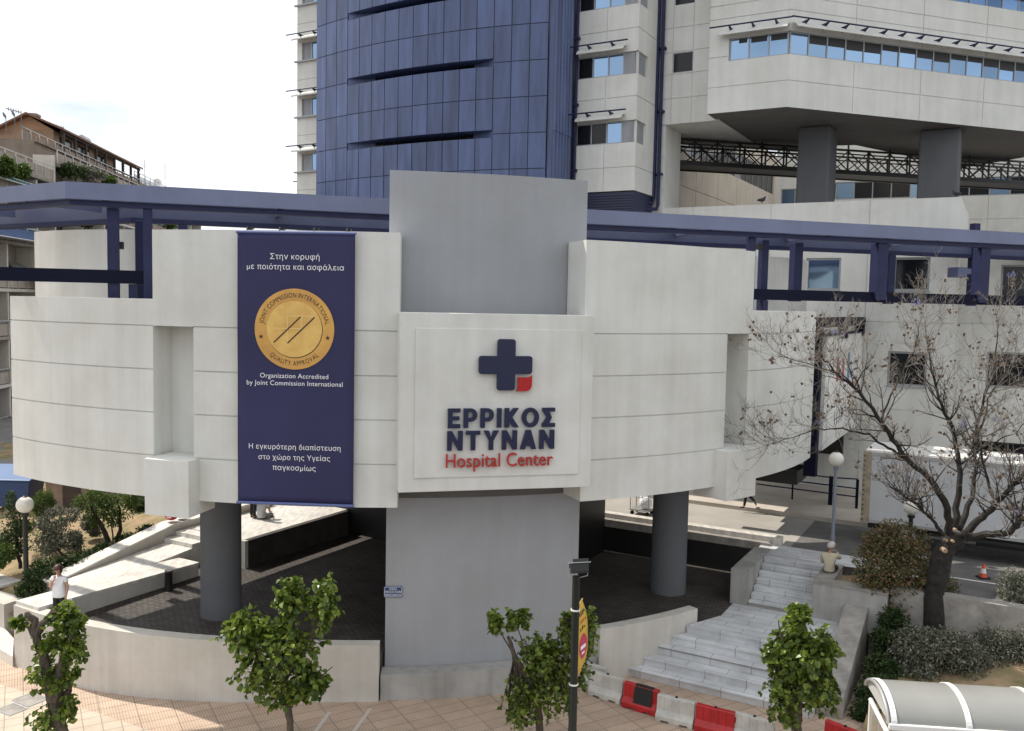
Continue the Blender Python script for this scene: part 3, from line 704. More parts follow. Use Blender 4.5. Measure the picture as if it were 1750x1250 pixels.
q = MB(); q.extrude(circ(0.665), SC, BR, Z3, BN, 0.0248, 0.028); q.build('seal_centre', M_GOLDL, so)
q = MB()
for xa, ya, xb, yb in ((185, 517, 300, 404), (244, 519, 360, 405)):
    A_ = BO+BR*bx(xa)+Z3*bzz(ya)+BN*0.033; B_ = BO+BR*bx(xb)+Z3*bzz(yb)+BN*0.033; q.beam(A_, B_, 0.028, 0.006, BN)
arc_text(q, 'JOINT COMMISSION INTERNATIONAL', SC, BR, Z3, BN, 0.805, 172, 8, 0.115, 0.026)
arc_text(q, 'QUALITY APPROVAL', SC, BR, Z3, BN, 0.805, 226, 314, 0.115, 0.026, inward=True)
for sx in (-1, 1):
    c0 = SC+BR*(0.80*sx)-Z3*0.19; pts = []
    for k in range(10):
        r_ = 0.062 if k % 2 == 0 else 0.024; a_ = math.radians(90+36*k); pts.append((r_*math.cos(a_), r_*math.sin(a_)))
    q.extrude(pts, c0, BR, Z3, BN, 0.024, 0.027)
q.build('seal_print', M_PRINTK, so, recalc=False, weld=False)
q = MB()
for xa, ya, xb, yb in ((180, 455, 303, 455), (243, 400, 243, 517), (244, 401, 360, 401), (303, 404, 303, 455)):
    q.beam(BO+BR*bx(xa)+Z3*bzz(ya)+BN*0.030, BO+BR*bx(xb)+Z3*bzz(yb)+BN*0.030, 0.012, 0.004, BN)
q.build('seal_lines', mat('light_gold_line', (0.85, 0.66, 0.28), 0.5), so)

# ------------------------------------------------------------------ street name plate on the pier
th = math.radians(-8.62+AXIS); PN = Vector((math.sin(th), -math.cos(th), 0)); PR = Vector((math.cos(th), math.sin(th), 0))
PO = Vector((CX, CY, 0))+PN*15.115+Z3*2.62
sg = thing('street_sign', 'small blue street name plate on the grey pier', 'sign', PO)
q = MB(); q.extrude(roundrect(-0.235, 0.235, -0.145, 0.145, 0.02), PO, PR, Z3, PN, 0.0, 0.012); q.build('plate', mat('enamel_blue', (0.012, 0.055, 0.16), 0.3), sg)
q = MB()
for body, x0, x1, b_, c_ in (('ΟΔΟΣ', -0.10, 0.10, 0.055, 0.055), ('ΜΕΣΟΓΕΙΩΝ', -0.20, 0.20, -0.028, 0.058), ('MESOGEION', -0.20, 0.20, -0.105, 0.05)):
    lettering(q, body, PO, PR, Z3, PN, x0, x1, b_, c_, bold=0.02, lift=0.0135)
for x0, z0, x1, z1 in ((-0.19, 0.128, 0.19, 0.128), (-0.19, -0.128, 0.19, -0.128), (-0.218, -0.1, -0.218, 0.1), (0.218, -0.1, 0.218, 0.1), (-0.218, 0.1, -0.19, 0.128), (0.218, 0.1, 0.19, 0.128), (-0.218, -0.1, -0.19, -0.128), (0.218, -0.1, 0.19, -0.128)):
    q.beam(PO+PR*x0+Z3*z0+PN*0.0135, PO+PR*x1+Z3*z1+PN*0.0135, 0.008, 0.002, PN)
q.build('plate_lettering', M_LETTERW, sg, recalc=False, weld=False)

# ------------------------------------------------------------------ steel pergola over the roof terrace
pa = math.radians(16.6); PD = Vector((math.cos(pa), math.sin(pa), 0)); PB = Vector((-math.sin(pa), math.cos(pa), 0))
P0 = Vector((-11.9, 23.45, 0)); PL = Vector((-0.86, 0.51, 0)).normalized(); P1 = P0+PD*40
PLB = Vector((PL.y, -PL.x, 0)); 
if PLB.y < 0: PLB = -PLB
per = thing('steel_pergola', 'blue steel pergola frame running over the roof terrace behind the pier', 'pergola', P0+Z3*9)
mit = 0.0
q = MB()
def ring_beam(mb, off, w, z0, z1):
    """straight front run plus the bent left run, mitred at the corner"""
    def line_at(o):
        a = P0+PB*o; nl = PLB; # corner of offset lines
        # intersection of (P0+PB*o + PD*k) and (P0+PLB*o + PL*j)
        M2 = Matrix(((PD.x, -PL.x), (PD.y, -PL.y))); r = (P0+PLB*o)-(P0+PB*o)
        k = M2.inverted() @ Vector((r.x, r.y)); c = P0+PB*o+PD*k[0]
        return c, c+PD*(42-k[0]), c+PL*14
    c0, e0, l0 = line_at(off); c1, e1, l1 = line_at(off+w)
    mb.prism([(p.x, p.y) for p in (l0, c0, e0, e1, c1, l1)], z0, z1)
ring_beam(q, 0.0, 0.10, 12.56, 13.0); ring_beam(q, 0.10, 0.30, 12.9, 12.99); q.build('fascia_beam', M_FASCIA, per)
q = MB(); ring_beam(q, 0.14, 0.26, 12.40, 12.55); q.build('lower_flange', M_NAVY, per)
M_MIDBLUE = mat('mid_blue_steel', (0.07, 0.082, 0.155), 0.5, var=0.15)
q = MB(); ring_beam(q, 2.9, 0.12, 12.36, 12.95); q.build('rear_beam', M_MIDBLUE, per)
q = MB(); ring_beam(q, 2.86, 0.34, 12.22, 12.355); q.build('lower_flange', M_NAVY, per)
for k in range(9):
    c = P0+PD*(0.9+4.6*k); q = MB(); q.beam(c+PB*0.45+Z3*12.72, c+PB*2.85+Z3*12.72, 0.16, 0.36); q.build('cross_beam', M_MIDBLUE, per)
for k in range(2):
    c = P0+PL*(2.5+4.6*k); q = MB(); q.beam(c+PLB*0.45+Z3*12.72, c+PLB*2.7+Z3*12.72, 0.16, 0.36); q.build('cross_beam', M_MIDBLUE, per)
for px, off, w, z0, z1 in ((194, 0.5, 0.28, 8.9, 12.39), (253, 0.30, 0.22, 8.9, 12.39), (240, 2.0, 0.26, 8.9, 12.2), (313, 2.95, 0.26, 8.9, 12.2), (1283, 0.4, 0.24, 8.9, 12.39), (1305, 1.1, 0.26, 8.9, 12.39), (1130, 2.95, 0.26, 8.9, 12.2), (1196, 2.95, 0.26, 8.9, 12.2), (1088, 2.95, 0.14, 8.9, 12.2),
                           (1361, 1.6, 0.34, 10.3, 12.39), (1503, 0.4, 0.42, 10.4, 12.39), (1522, 2.95, 0.30, 10.3, 12.2), (1678, 0.4, 0.42, 10.4, 12.39), (1664, 2.95, 0.28, 10.3, 13.6)):
    c = hit(px, 430, P0+PB*off, PB); q = MB(); q.box((c.x, c.y, (z0+z1)/2), (w, w, z1-z0), (PD, PB, Z3)); q.build('post', M_NAVY, per, bevel=0.01)
def run(mb, pxa, pxb, off, z, w, h):
    a = hit(pxa, 480, P0+PB*off, PB); c = hit(pxb, 480, P0+PB*off, PB); a.z = c.z = z; mb.beam(a, c, w, h)
q = MB(); run(q, -60, 250, 0.45, 10.53, 0.26, 0.36); q.build('rail_beam', M_BLACKBLUE, per)
q = MB(); run(q, 1282, 1900, 0.45, 10.50, 0.26, 0.36); q.build('rail_beam', M_BLACKBLUE, per)
for px, z1 in ((227, 10.34), (1307, 10.3)):
    c = hit(px, 480, P0+PB*0.45, PB); q = MB(); q.box((c.x, c.y, (8.9+z1)/2), (0.2, 0.2, z1-8.9), (PD, PB, Z3)); q.build('rail_post', M_NAVY, per)
c = hit(1636, 466, P0+PB*0.3, PB); q = MB(); q.box(c, (0.42, 0.5, 0.36), (PD, PB, Z3)); q.box(c+PD*0.35+Z3*0.05, (0.4, 0.16, 0.2), (PD, PB, Z3)); q.build('bracket_box', M_MIDBLUE, per)
for px, y_ in ((206, 420), (1297, 500-78)):
    c = hit(px, y_, P0+PB*0.9, PB); q = MB(); q.box(c, (0.16, 0.2, 0.2), (PD, PB, Z3)); q.build('lamp_box', M_BLACK, per)

# ------------------------------------------------------------------ hospital tower, wing and courtyard
def window(parent, O, R, N, x0, x1, z0, z1, pat, depth=0.13, fw=0.055, fm=None, sill=False, tilt=None):
    """one window: the frame is the part, its panes (b sky-reflecting, d dark, g grey panel) are sub-parts"""
    fm = fm or M_ALU; n = len(pat); q = MB(); O = Vector(O)-N*depth
    P = lambda x, z, d=0.0: O+R*x+Z3*z+N*d
    def bar(xa, xb, za, zb): q.extrude([(xa, za), (xb, za), (xb, zb), (xa, zb)], O, R, Z3, N, 0.0, 0.05)
    bar(x0, x1, z0, z0+fw); bar(x0, x1, z1-fw, z1)
    for k in range(n+1):
        xc = x0+(x1-x0)*k/n; a = xc-fw/2; c = xc+fw/2
        if k == 0: a, c = x0, x0+fw
        if k == n: a, c = x1-fw, x1
        bar(a, c, z0+fw, z1-fw)
    if sill: q.extrude([(x0-0.05, z0-0.06), (x1+0.05, z0-0.06), (x1+0.05, z0-0.002), (x0-0.05, z0-0.002)], O, R, Z3, N, 0.0, depth+0.05)
    w = q.build('window', fm, parent, weld=False)
    for key, m_ in (('b', M_GLASSB), ('d', M_GLASSD), ('g', M_ALU2)):
        q = MB(); used = False
        for k in range(n):
            if pat[k] == key:
                a = x0+(x1-x0)*k/n; c = x0+(x1-x0)*(k+1)/n; used = True; j = RND.uniform(-0.012, 0.012)
                q.face([P(a, z0, 0.012), P(c, z0, 0.012+j), P(c, z1, 0.018+j), P(a, z1, 0.018)])
        if used: q.build('pane', m_, w, weld=False, recalc=False)
    return w
M_ALU2 = mat('grey_panel', (0.27, 0.28, 0.30), 0.55, var=0.2, stretch=(6, 6, 0.4))
def sunshade(parent, a, c, N, out=0.55):
    """curved awning strip with a rail on brackets, above a window between points a and c"""
    a = Vector(a); c = Vector(c); d = (c-a).normalized(); q = MB(); pr = [(0.0, 0.30), (0.20, 0.27), (0.36, 0.18), (0.46, 0.04), (0.44, 0.02), (0.33, 0.15), (0.18, 0.235), (0.0, 0.265)]
    n = len(pr); i = len(q.v)
    for p in (a, c): q.v.extend(p+N*o+Z3*z for o, z in pr)
    for k in range(n): q.f.append((i+k, i+(k+1) % n, i+n+(k+1) % n, i+n+k))
    q.f.append(tuple(range(i, i+n))); q.f.append(tuple(range(i+n, i+2*n)))
    s = q.build('sunshade', M_PANEL, parent)
    q = MB(); q.tube([a-d*0.35+N*out+Z3*0.36, c+d*0.25+N*out+Z3*0.36], 0.036, 8); L = (c-a).length; k = max(2, int(L/0.95))
    for j in range(k):
        p = a+d*(L*(j+0.5)/k)
        q.raw([p+N*out+Z3*0.36-d*0.03, p+N*out+Z3*0.36+d*0.03, p+N*0.02+Z3*0.36+d*0.03, p+N*0.02+Z3*0.36-d*0.03, p+N*0.10+Z3*0.12-d*0.03, p+N*0.10+Z3*0.12+d*0.03],
              [(0, 1, 2, 3), (0, 4, 5, 1), (3, 2, 5, 4), (0, 3, 4), (1, 5, 2)])
    q.build('shade_rail', M_NAVY, s)

tow = thing('hospital_tower', 'tall hospital tower with curved blue metal front and white window bays', 'building', S(-25, 36, 2))
# curved blue curtain wall
TC = (-25.32, 62.2); TR = 27.6; TH = 14.25; NC = 16
def tp(i, z, d=0.0):
    a = math.radians(-TH+2*TH*i/NC); r = TR-d; return S(TC[0]+r*math.sin(a), TC[1]-r*math.cos(a), z)
rows = [12.2+1.6*k for k in range(1, 13)]
rows = [22.53+1.6*k for k in range(-7, 6)]
SLOT = [22.53-1.6*3, 22.53-1.6, 22.53+1.6, 22.53+4.8]     # every second joint line carries a slot
q = MB(); g = 0.018
for i in range(NC):
    for k in range(len(rows)-1):
        z0, z1 = rows[k]+g, rows[k+1]-g
        if 3 <= i < 13:
            if any(abs(rows[k]-s) < .1 for s in SLOT): z0 = rows[k]+0.20
            if any(abs(rows[k+1]-s) < .1 for s in SLOT): z1 = rows[k+1]-0.16
        e = g/0.85
        q.face([tp(i+e, z0), tp(i+1-e, z0), tp(i+1-e, z1), tp(i+e, z1)])
cw = q.build('curtain_wall', M_BLUEPANEL, tow, weld=False)
q = MB()
nz = len(rows)-1
for i in range(NC):                                      # backing behind the joints, left open at the slots
    for k in range(nz):
        z0, z1 = rows[k], rows[k+1]
        if 3 <= i < 13:
            if any(abs(rows[k]-s) < .1 for s in SLOT): z0 += 0.20
            if any(abs(rows[k+1]-s) < .1 for s in SLOT): z1 -= 0.16
        q.face([tp(i, z0, 0.03), tp(i+1, z0, 0.03), tp(i+1, z1, 0.03), tp(i, z1, 0.03)])
q.build('joint_backing', M_BLUEDARK, tow, weld=False)
for s in SLOT:
    ft = MB(); bk = MB(); za, zb = s-0.16, s+0.20; n = 20
    dep = lambda i: 0.05+1.15*max(0.0, 1-((i-8)/5.0)**2)**0.8
    for j in range(n):
        i0, i1 = 3+10*j/n, 3+10*(j+1)/n
        ft.face([tp(i0, zb, -0.0), tp(i1, zb, 0), tp(i1, zb, dep(i1)), tp(i0, zb, dep(i0))])
        ft.face([tp(i0, za, 0), tp(i1, za, 0), tp(i1, za, dep(i1)), tp(i0, za, dep(i0))])
        (ft if (j < 3 or j > 16) else bk).face([tp(i0, za, dep(i0)), tp(i1, za, dep(i1)), tp(i1, zb, dep(i1)), tp(i0, zb, dep(i0))])
    sl_ = ft.build('strip_window', M_BLUEPANEL, tow); bk.build('pane', M_GLASSD, sl_)
q = MB(); q.prism([S(-32.2, 35.6), S(-29, 35.0+1.4), S(-25.3, 36.0), S(-21.5, 36.4), S(-18.5, 35.6), S(-18.5, 52), S(-32.2, 52)], 2.1, 30.0); q.build('core', M_BLUEDARK, tow)
# ribbed blue return beside the bays
q = MB(); q.sbox(-18.52, -18.28, 35.52, 37.4, 2.2, 30); 
for k in range(6): 
    c = S(-18.30, 35.68+0.31*k); q.lathe([(0.14, 2.2), (0.14, 17.78), (0.17, 17.79), (0.17, 17.86), (0.15, 17.87), (0.15, 30)], (c.x, c.y, 0), 12)
q.build('ribbed_cladding', M_BLUEPANEL, tow, smooth=True, weld=False)
q = MB(); q.sbox(-18.28, -18.12, 37.25, 38.2, 2.2, 30); q.build('dark_joint', M_BLACK, tow)
# white window bays right of the blue front
wins = [17.38, 20.41, 23.46, 26.5]
fe = [(0, 3.05, z, z+0.035, 0.03) for z in (16.28, 19.41, 22.4, 25.5)]+[(1.5, 1.535, a, c, 0.03) for a, c in ((15.24, 17.38), (18.36, 20.41), (21.42, 23.46), (24.47, 26.5))]
fe += [(0.0, 2.36, z, z+0.99, None) for z in wins]+[(2.36, 3.05, z, z+0.99, 0.10) for z in wins]
q = MB(); q.relief(S(-18.1, 37.46), U, Z3, -V, 3.05, 15.24, 30, fe)
fe2 = [(0, 2.5, z, z+0.035, 0.03) for z in (16.28, 19.41, 22.4, 25.5)]+[(0.0, 1.25, z, z+0.99, 0.10) for z in wins]
q.relief(S(-15.05, 37.46), V, Z3, U, 2.5, 15.24, 30, fe2); q.face([S(-18.1, 37.46, 15.24), S(-15.05, 37.46, 15.24), S(-15.05, 40, 15.24), S(-18.1, 40, 15.24)])
q.build('bay_wall', M_PANEL, tow, weld=False)
for z, pat in zip(wins, ('ddb', 'dbb', 'dbb', 'bbb')):
    window(tow, S(-18.1, 37.46), U, -V, 0.06, 2.36, z, z+0.99, pat, 0.12)
    q = MB(); q.sbox(-15.74, -15.2, 37.52, 37.55, z+0.01, z+0.98); q.sbox(-15.16, -15.13, 37.56, 38.6, z+0.01, z+0.98); q.build('blind_panel', M_ALU2, tow)
    sunshade(tow, S(-17.9, 37.46, z+1.0), S(-15.6, 37.46, z+1.0), -V)
q = MB(); q.sbox(-18.1, -15.1, 37.55, 39.9, 2.2, 15.2)
for k in range(8): q.sbox(-18.1, -15.08, 37.50, 37.56, 14.2+0.12*k, 14.26+0.12*k)
q.build('louvre_base', M_SLATS, tow)
# back wall with small dark windows
bw = [20.9, 23.97, 27.0]
fe = [(0, 3.2, z, z+0.035, 0.03) for z in (19.71, 20.82, 21.83, 22.93, 25.1, 26.1)]+[(x, x+0.035, 18.6, 30, 0.03) for x in (0.85, 1.83)]+[(0.87, 1.85, z, z+0.9, None) for z in bw]
q = MB(); q.relief(S(-15.2, 39.96), U, Z3, -V, 3.2, 18.56, 30, fe); q.face([S(-15.2, 39.96, 18.56), S(-12, 39.96, 18.56), S(-12, 47.5, 18.56), S(-15.2, 47.5, 18.56)])
q.build('rear_wall', M_PANEL, tow, weld=False)
for z in bw: window(tow, S(-15.2, 39.96), U, -V, 0.88, 1.84, z, z+0.9, 'd', 0.10, 0.03)
q = MB(); q.relief(S(-15.2, 40.0), U, Z3, -V, 0.62, 2.2, 18.55, [(0, 1, z, z+0.03, 0.03) for z in (15.5, 17.0)])
q.relief(S(-14.58, 40.0), V, Z3, U, 2.2, 2.2, 18.55, []); q.build('side_pier', M_PANEL, tow, weld=False)
# drain pipes
for s0, zb in ((-15.0, 14.9), (-14.78, 14.6)):
    q = MB(); q.tube([S(s0, 39.80, 30), S(s0, 39.80, zb+0.2), S(s0, 39.65, zb), S(s0-0.75, 38.4, zb-0.05), S(s0-0.85, 38.2, zb-0.3), S(s0-0.85, 38.2, 12.5)], 0.085, 10)
    for z in (16.2, 19.1, 22.0, 25.0): q.sbox(s0-0.16, s0+0.16, 39.72, 39.93, z, z+0.10)
    q.build('drain_pipe', M_NAVY, tow, smooth=True)
q = MB(); q.tube([S(-18.02, 37.35, 30), S(-18.02, 37.35, 12)], 0.07, 8)
for z in (16.2, 19.2, 22.2): q.sbox(-18.15, -17.9, 37.25, 37.45, z, z+0.12)
q.build('drain_pipe', M_NAVY, tow, smooth=True)
# left bays beyond the blue front
def leftbay(s0, s1, t, ztop, wz):
    w = s1-s0; q = MB()
    fe = [(0, w, z-1.05, z-1.02, 0.03) for z in wz]+[(0.35, w, z, z+0.98, None) for z in wz]
    q.relief(S(s0, t), U, Z3, -V, w, 2.2, ztop, fe); q.relief(S(s0, t+3), -V, Z3, -U, 3.0, 2.2, ztop, [(1.6, 2.9, z, z+0.98, 0.1) for z in wz]); q.build('bay_wall', M_PANEL, tow, weld=False)
    for z in wz:
        window(tow, S(s0, t), U, -V, 0.36, w, z, z+0.98, 'gb'+'b'*max(0, int((w-1.6)/0.7)), 0.10)
        q = MB(); q.sbox(s0-0.12, s1, t-0.14, t-0.002, z-0.09, z-0.01); q.build('sill', M_ALU, tow)
        sunshade(tow, S(s0-0.05, t, z+1.0), S(s1, t, z+1.0), -V, 0.45)
leftbay(-35.35, -32.3, 37.46, 30, [17.38-.2, 20.41-.2, 23.46-.2, 26.3])
leftbay(-39.6, -35.6, 42.5, 18.9, [16.1])

# ---- wing carried on columns, upper right
wing = thing('hospital_wing', 'white hospital wing with ribbon windows raised on thick dark columns', 'building', S(-5, 44, 13))
WR = (U*0.676+V*0.737).normalized(); WN = (U*0.737-V*0.676).normalized(); WL = 19.0
wz = [20.80, 24.02, 27.2]
gz_ = [19.70, 22.62, 23.2, 25.9, 26.4]
q = MB()
q.relief(S(-12.2, 38.72), U, Z3, -V, 3.47, 18.6, 30, [(0, 3.47, z, z+0.035, 0.03) for z in gz_+[21.0]]+[(0.85, 0.885, 18.6, 30, 0.0)]+[(0.87, 3.47, z, z+0.98, None) for z in wz])
fe = [(0, WL, z, z+0.035, 0.03) for z in gz_]+[(x, x+0.035, 18.6, 30, 0.03) for x in (3.3, 6.9, 10.5, 14.1, 17.7)]+[(0.0, WL, z, z+0.98, None) for z in wz]
q.relief(S(-8.73, 38.72), WR, Z3, WN, WL, 18.6, 30, fe)
e0 = S(-8.73, 38.72)+WR*WL
q.face([S(-12.2, 38.72, 18.6), S(-12.2, 41, 18.6), S(-12.2, 41, 30), S(-12.2, 38.72, 30)])
q.build('upper_wall', M_PANEL, wing, weld=False)
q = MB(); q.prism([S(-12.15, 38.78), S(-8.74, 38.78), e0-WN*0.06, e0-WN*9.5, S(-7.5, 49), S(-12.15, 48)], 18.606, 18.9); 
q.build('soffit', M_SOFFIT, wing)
q = MB()
for z in wz: q.prism([S(-12.1, 39.4), S(-9.0, 39.4), e0-WN*0.8, e0-WN*9.4, S(-7.5, 48.9), S(-12.1, 47.9)], z+1.2, z+1.3)
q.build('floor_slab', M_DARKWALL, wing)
q = MB(); q.prism([S(-12.1, 47.6), S(-7.5, 48.6), e0-WN*9.2, e0-WN*9.5, S(-7.5, 49), S(-12.15, 48)], 18.91, 30); q.prism([e0-WN*0.3, e0-WN*9.5, e0-WN*9.5+WR*.3, e0-WN*.3+WR*.3], 18.91, 30); q.build('outer_wall', M_PANEL, wing, weld=False)
for i, z in enumerate(wz):
    window(wing, S(-12.2, 38.72), U, -V, 0.88, 3.42, z, z+0.98, 'bbb', 0.12)
    window(wing, S(-8.73, 38.72), WR, WN, 0.05, WL, z, z+0.98, 'b'*20, 0.12)
    # lowered dark blinds behind the upper part of the glazing
    q = MB()
    for k in range(20):
        x0 = 0.05+(WL-0.05)*k/20; h = RND.choice((0.24, 0.30, 0.36, 0.42))
        if k == 0: continue
        q.extrude([(x0+0.06, z+0.93-h), (x0+0.90, z+0.93-h), (x0+0.90, z+0.93), (x0+0.06, z+0.93)], S(-8.73, 38.72)-WN*0.12, WR, Z3, WN, 0.022, 0.03)
    for k in range(3):
        x0 = 0.88+0.85*k; h = (0.2, 0.24, 0.26)[k]
        q.extrude([(x0+(0.4 if k == 0 else 0.08), z+0.93-h), (x0+0.76, z+0.93-h), (x0+0.76, z+0.93), (x0+(0.4 if k == 0 else 0.08), z+0.93)], S(-12.2, 38.72)+V*0.12, U, Z3, -V, 0.022, 0.03)
    q.build('window_shade', M_BLACK, wing, weld=False)
    sunshade(wing, S(-11.7, 38.72, z+1.0), S(-8.75, 38.72, z+1.0), -V); sunshade(wing, S(-8.68, 38.72, z+1.0), e0+Z3*(z+1.0), WN)
P43 = S(0, 43.2); P46 = S(0, 46.2)
for pa_, pb_, Pp, dpt in ((1361, 1416, P43, 1.9), (1568, 1638, P46, 1.7)):
    a = hit(pa_, 300, Pp, V); c = hit(pb_, 300, Pp, V); s0, s1 = a.dot(U), c.dot(U); t0 = a.dot(V)
    q = MB(); q.sbox(s0, s1, t0, t0+dpt, 12.0, 18.6); q.build('column', M_COLUMN, wing, bevel=0.08)

# ---- lower main block with the square windows, behind the pergola
blk = thing('main_block', 'cream hospital block with square windows behind the pergola on the right', 'building', S(-6, 40.5, 2.2))
w1 = [(8.04, 9.5, 10.88, 12.28), (11.6, 13.0, 10.88, 12.28), (11.55, 13.08, 6.88, 8.34), (12.6, 14.0, 3.2, 4.35)]
fe = [(0, 14, z, z+0.035, 0.03) for z in (13.3, 9.55, 5.85)]+[(x, x+0.035, 2.2, 14.7, 0.03) for x in (2.8, 6.4, 10.55)]+[(*w, None) for w in w1]
q = MB(); q.relief(S(-16, 40.21), U, Z3, -V, 14, 2.2, 14.7, fe)
q.relief(S(-2.0, 40.21), V, Z3, U, 7.5, 13.3, 14.7, []); q.relief(S(-2.0, 40.21), V, Z3, U, 2.0, 2.2, 13.3, [])
q.prism([S(-16, 40.6), S(-2.01, 40.6), S(-2.01, 41.0), S(-16, 41.0)], 13.5, 14.69)
q.face([S(-16, 40.21, 14.7), S(-2, 40.21, 14.7), S(-2, 40.61, 14.7), S(-16, 40.61, 14.7)])
w2 = [(1.55, 2.75, 10.55, 12.05), (1.2, 2.9, 6.9, 8.4), (5.2, 6.7, 10.6, 12.0), (5.2, 6.7, 6.9, 8.4)]
q.relief(S(-2.0, 42.2), U, Z3, -V, 16, 2.2, 13.3, [(0, 16, z, z+0.035, 0.03) for z in (9.55, 5.85)]+[(*w, None) for w in w2]+[(0.9, 8, 2.3, 4.6, None)])
q.build('front_wall', M_PANEL, blk, weld=False)
q = MB(); q.prism([S(-16, 40.65), S(-2.02, 40.65), S(-2.02, 42.45), S(14, 42.45), S(14, 60), S(-16, 60)], 13.1, 13.29); q.build('roof', M_CONC, blk)
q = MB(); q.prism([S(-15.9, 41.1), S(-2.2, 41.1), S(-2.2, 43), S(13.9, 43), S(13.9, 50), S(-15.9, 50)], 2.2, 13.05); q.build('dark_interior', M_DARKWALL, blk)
for i, w in enumerate(w1): window(blk, S(-16, 40.21), U, -V, *w, 'bddb'[i], 0.15, 0.09, sill=True)
for i, w in enumerate(w2): window(blk, S(-2.0, 42.2), U, -V, *w, 'd', 0.15, 0.08)
window(blk, S(-2.0, 42.2), U, -V, 0.9, 8, 2.3, 4.6, 'dddddd', 0.18, 0.07, fm=M_BLACK)

# ---- steel truss bridge under the wing
tb = thing('truss_bridge', 'black steel truss footbridge passing behind the dark columns', 'bridge', at_z(1145, 277, 17.3))
A0 = at_z(1147, 277, 17.3); B0 = at_z(1760, 313.6, 17.3); bd = (B0-A0); L = bd.length; bd.normalize()
A0 = A0; B0 = A0+bd*(L+6); L += 6
n = 22
bnm = Vector((-bd.y, bd.x, 0))
for off, nm in ((0.0, 'front_truss'), (1.9, 'rear_truss')):
    q = MB(); a = A0+bnm*off; c = B0+bnm*off
    q.beam(a, c, 0.16, 0.22); q.beam(a+Z3*1.15, c+Z3*1.15, 0.10, 0.10); q.beam(a+Z3*0.95, c+Z3*0.95, 0.06, 0.06)
    for k in range(n+1):
        p = a+bd*(L*k/n); h = 1.28 if k % 2 else 1.32
        q.beam(p+Z3*0.1, p+Z3*(1.55 if k % 2 == 0 else 1.15), 0.07, 0.07, bd)
        if k < n:
            p2 = a+bd*(L*(k+1)/n)
            q.beam(p+Z3*0.1, p2+Z3*1.1, 0.05, 0.05, bnm); q.beam(p+Z3*1.1, p2+Z3*0.1, 0.05, 0.05, bnm)
    q.build(nm, M_BLACK, tb, weld=False)
q = MB(); q.beam(A0+bnm*0.95, B0+bnm*0.95, 1.7, 0.12); q.build('deck', M_BLACK, tb)
q = MB(); q.beam(A0+bnm*1.0+Z3*1.55, A0+bd*8.2+bnm*1.0+Z3*1.55, 2.2, 0.5); q.build('roof_panel', M_BLACK, tb)

# ---- courtyard building seen under the wing
cb = thing('courtyard_building', 'pale courtyard block with window bands seen under the raised wing', 'building', at_y(1320, 330, 64))
a = at_y(1148, 285, 47); c = at_y(1325, 337, 66); a.z = c.z = 0; dA = (c-a); LA = dA.length; dA.normalize(); nA = Vector((dA.y, -dA.x, 0))
q = MB(); q.relief(a, dA, Z3, nA, LA, 8, 21.3, [(2.0, LA-0.6, 18.42, 20.0, None), (0, LA, 16.6, 16.64, 0.04)]+[(x, x+0.04, 8, 18.4, 0.03) for x in (4, 8, 12, 16, 20)]); q.build('ramp_wall', M_PEACH, cb, weld=False)
window(cb, a, dA, nA, 2.0, LA-0.6, 18.42, 20.0, 'dgdddddgdddddd', 0.12, 0.06)
e = at_y(1780, 330, 59); e.z = 0; dB = (e-c); LB = dB.length; dB.normalize(); nB = Vector((dB.y, -dB.x, 0))
q = MB(); q.relief(c, dB, Z3, nB, LB+8, 8, 21.9, [(3.0, LB+8, 18.0, 19.25, None), (0.4, 2.4, 16.9, 18.9, None), (0, LB+8, 16.4, 16.44, 0.03), (0, LB+8, 20.6, 20.64, 0.03)]+[(x, x+0.04, 8, 18.0, 0.03) for x in (2.6, 6, 10, 14, 18)]); q.build('front_wall', M_PANEL, cb, weld=False)
window(cb, c, dB, nB, 3.0, LB+8, 18.0, 19.25, 'dbdddbdddbdddbdbdd', 0.12, 0.07); window(cb, c, dB, nB, 0.4, 2.4, 16.9, 18.9, 'bd', 0.12, 0.08)
q = MB(); q.prism([a+nA*-0.3, c-nA*0.3-nB*0.3, e+dB*8-nB*0.3, e+dB*8-nB*14, c-nB*14-nA*6, a-nA*6], 21.2, 21.29); q.build('roof', M_CONC, cb)
# the two pigeons on the parapet
def pigeon(px, py, z, rz, label):
    p = at_z(px, py, z); r = thing('pigeon', label, 'bird', (0, 0, 0), 'pigeons on the parapet')
    q = MB(); pts = [(-0.20, 0, 0.09), (-0.12, 0, 0.11), (0, 0, 0.12), (0.08, 0, 0.15), (0.11, 0, 0.20), (0.13, 0, 0.235), (0.155, 0, 0.245)]
    q.tube(pts, [0.02, 0.045, 0.07, 0.065, 0.038, 0.032, 0.012], 10)
    q.tube([(0.165, 0, 0.235), (0.195, 0, 0.225)], [0.01, 0.003], 6); q.build('body', M_PIG, r, smooth=True)
    for y in (-0.02, 0.02):
        q = MB(); q.tube([(0.01, y, 0.07), (0.015, y, 0.0)], 0.006, 5); q.tube([(0.0, y, 0.004), (0.04, y, 0.004)], 0.005, 5); q.build('leg', M_PIG, r)
    for y in (-1, 1):
        q = MB(); q.ball((-0.04, 0.055*y, 0.125), 0.1, 10, 6, (1.15, 0.25, 0.45)); q.build('wing', M_PIG, r, smooth=True)
    r.location = p; r.rotation_euler = (0, 0, rz); r.scale = (1.25,)*3
M_PIG = mat('pigeon_grey', (0.03, 0.03, 0.036), 0.7)
pigeon(1302, 348, 14.705, 0.4, 'dark pigeon sitting at the left on the long white parapet'); pigeon(1634, 338, 14.705, 1.9, 'dark pigeon upright at the right end of the long white parapet')

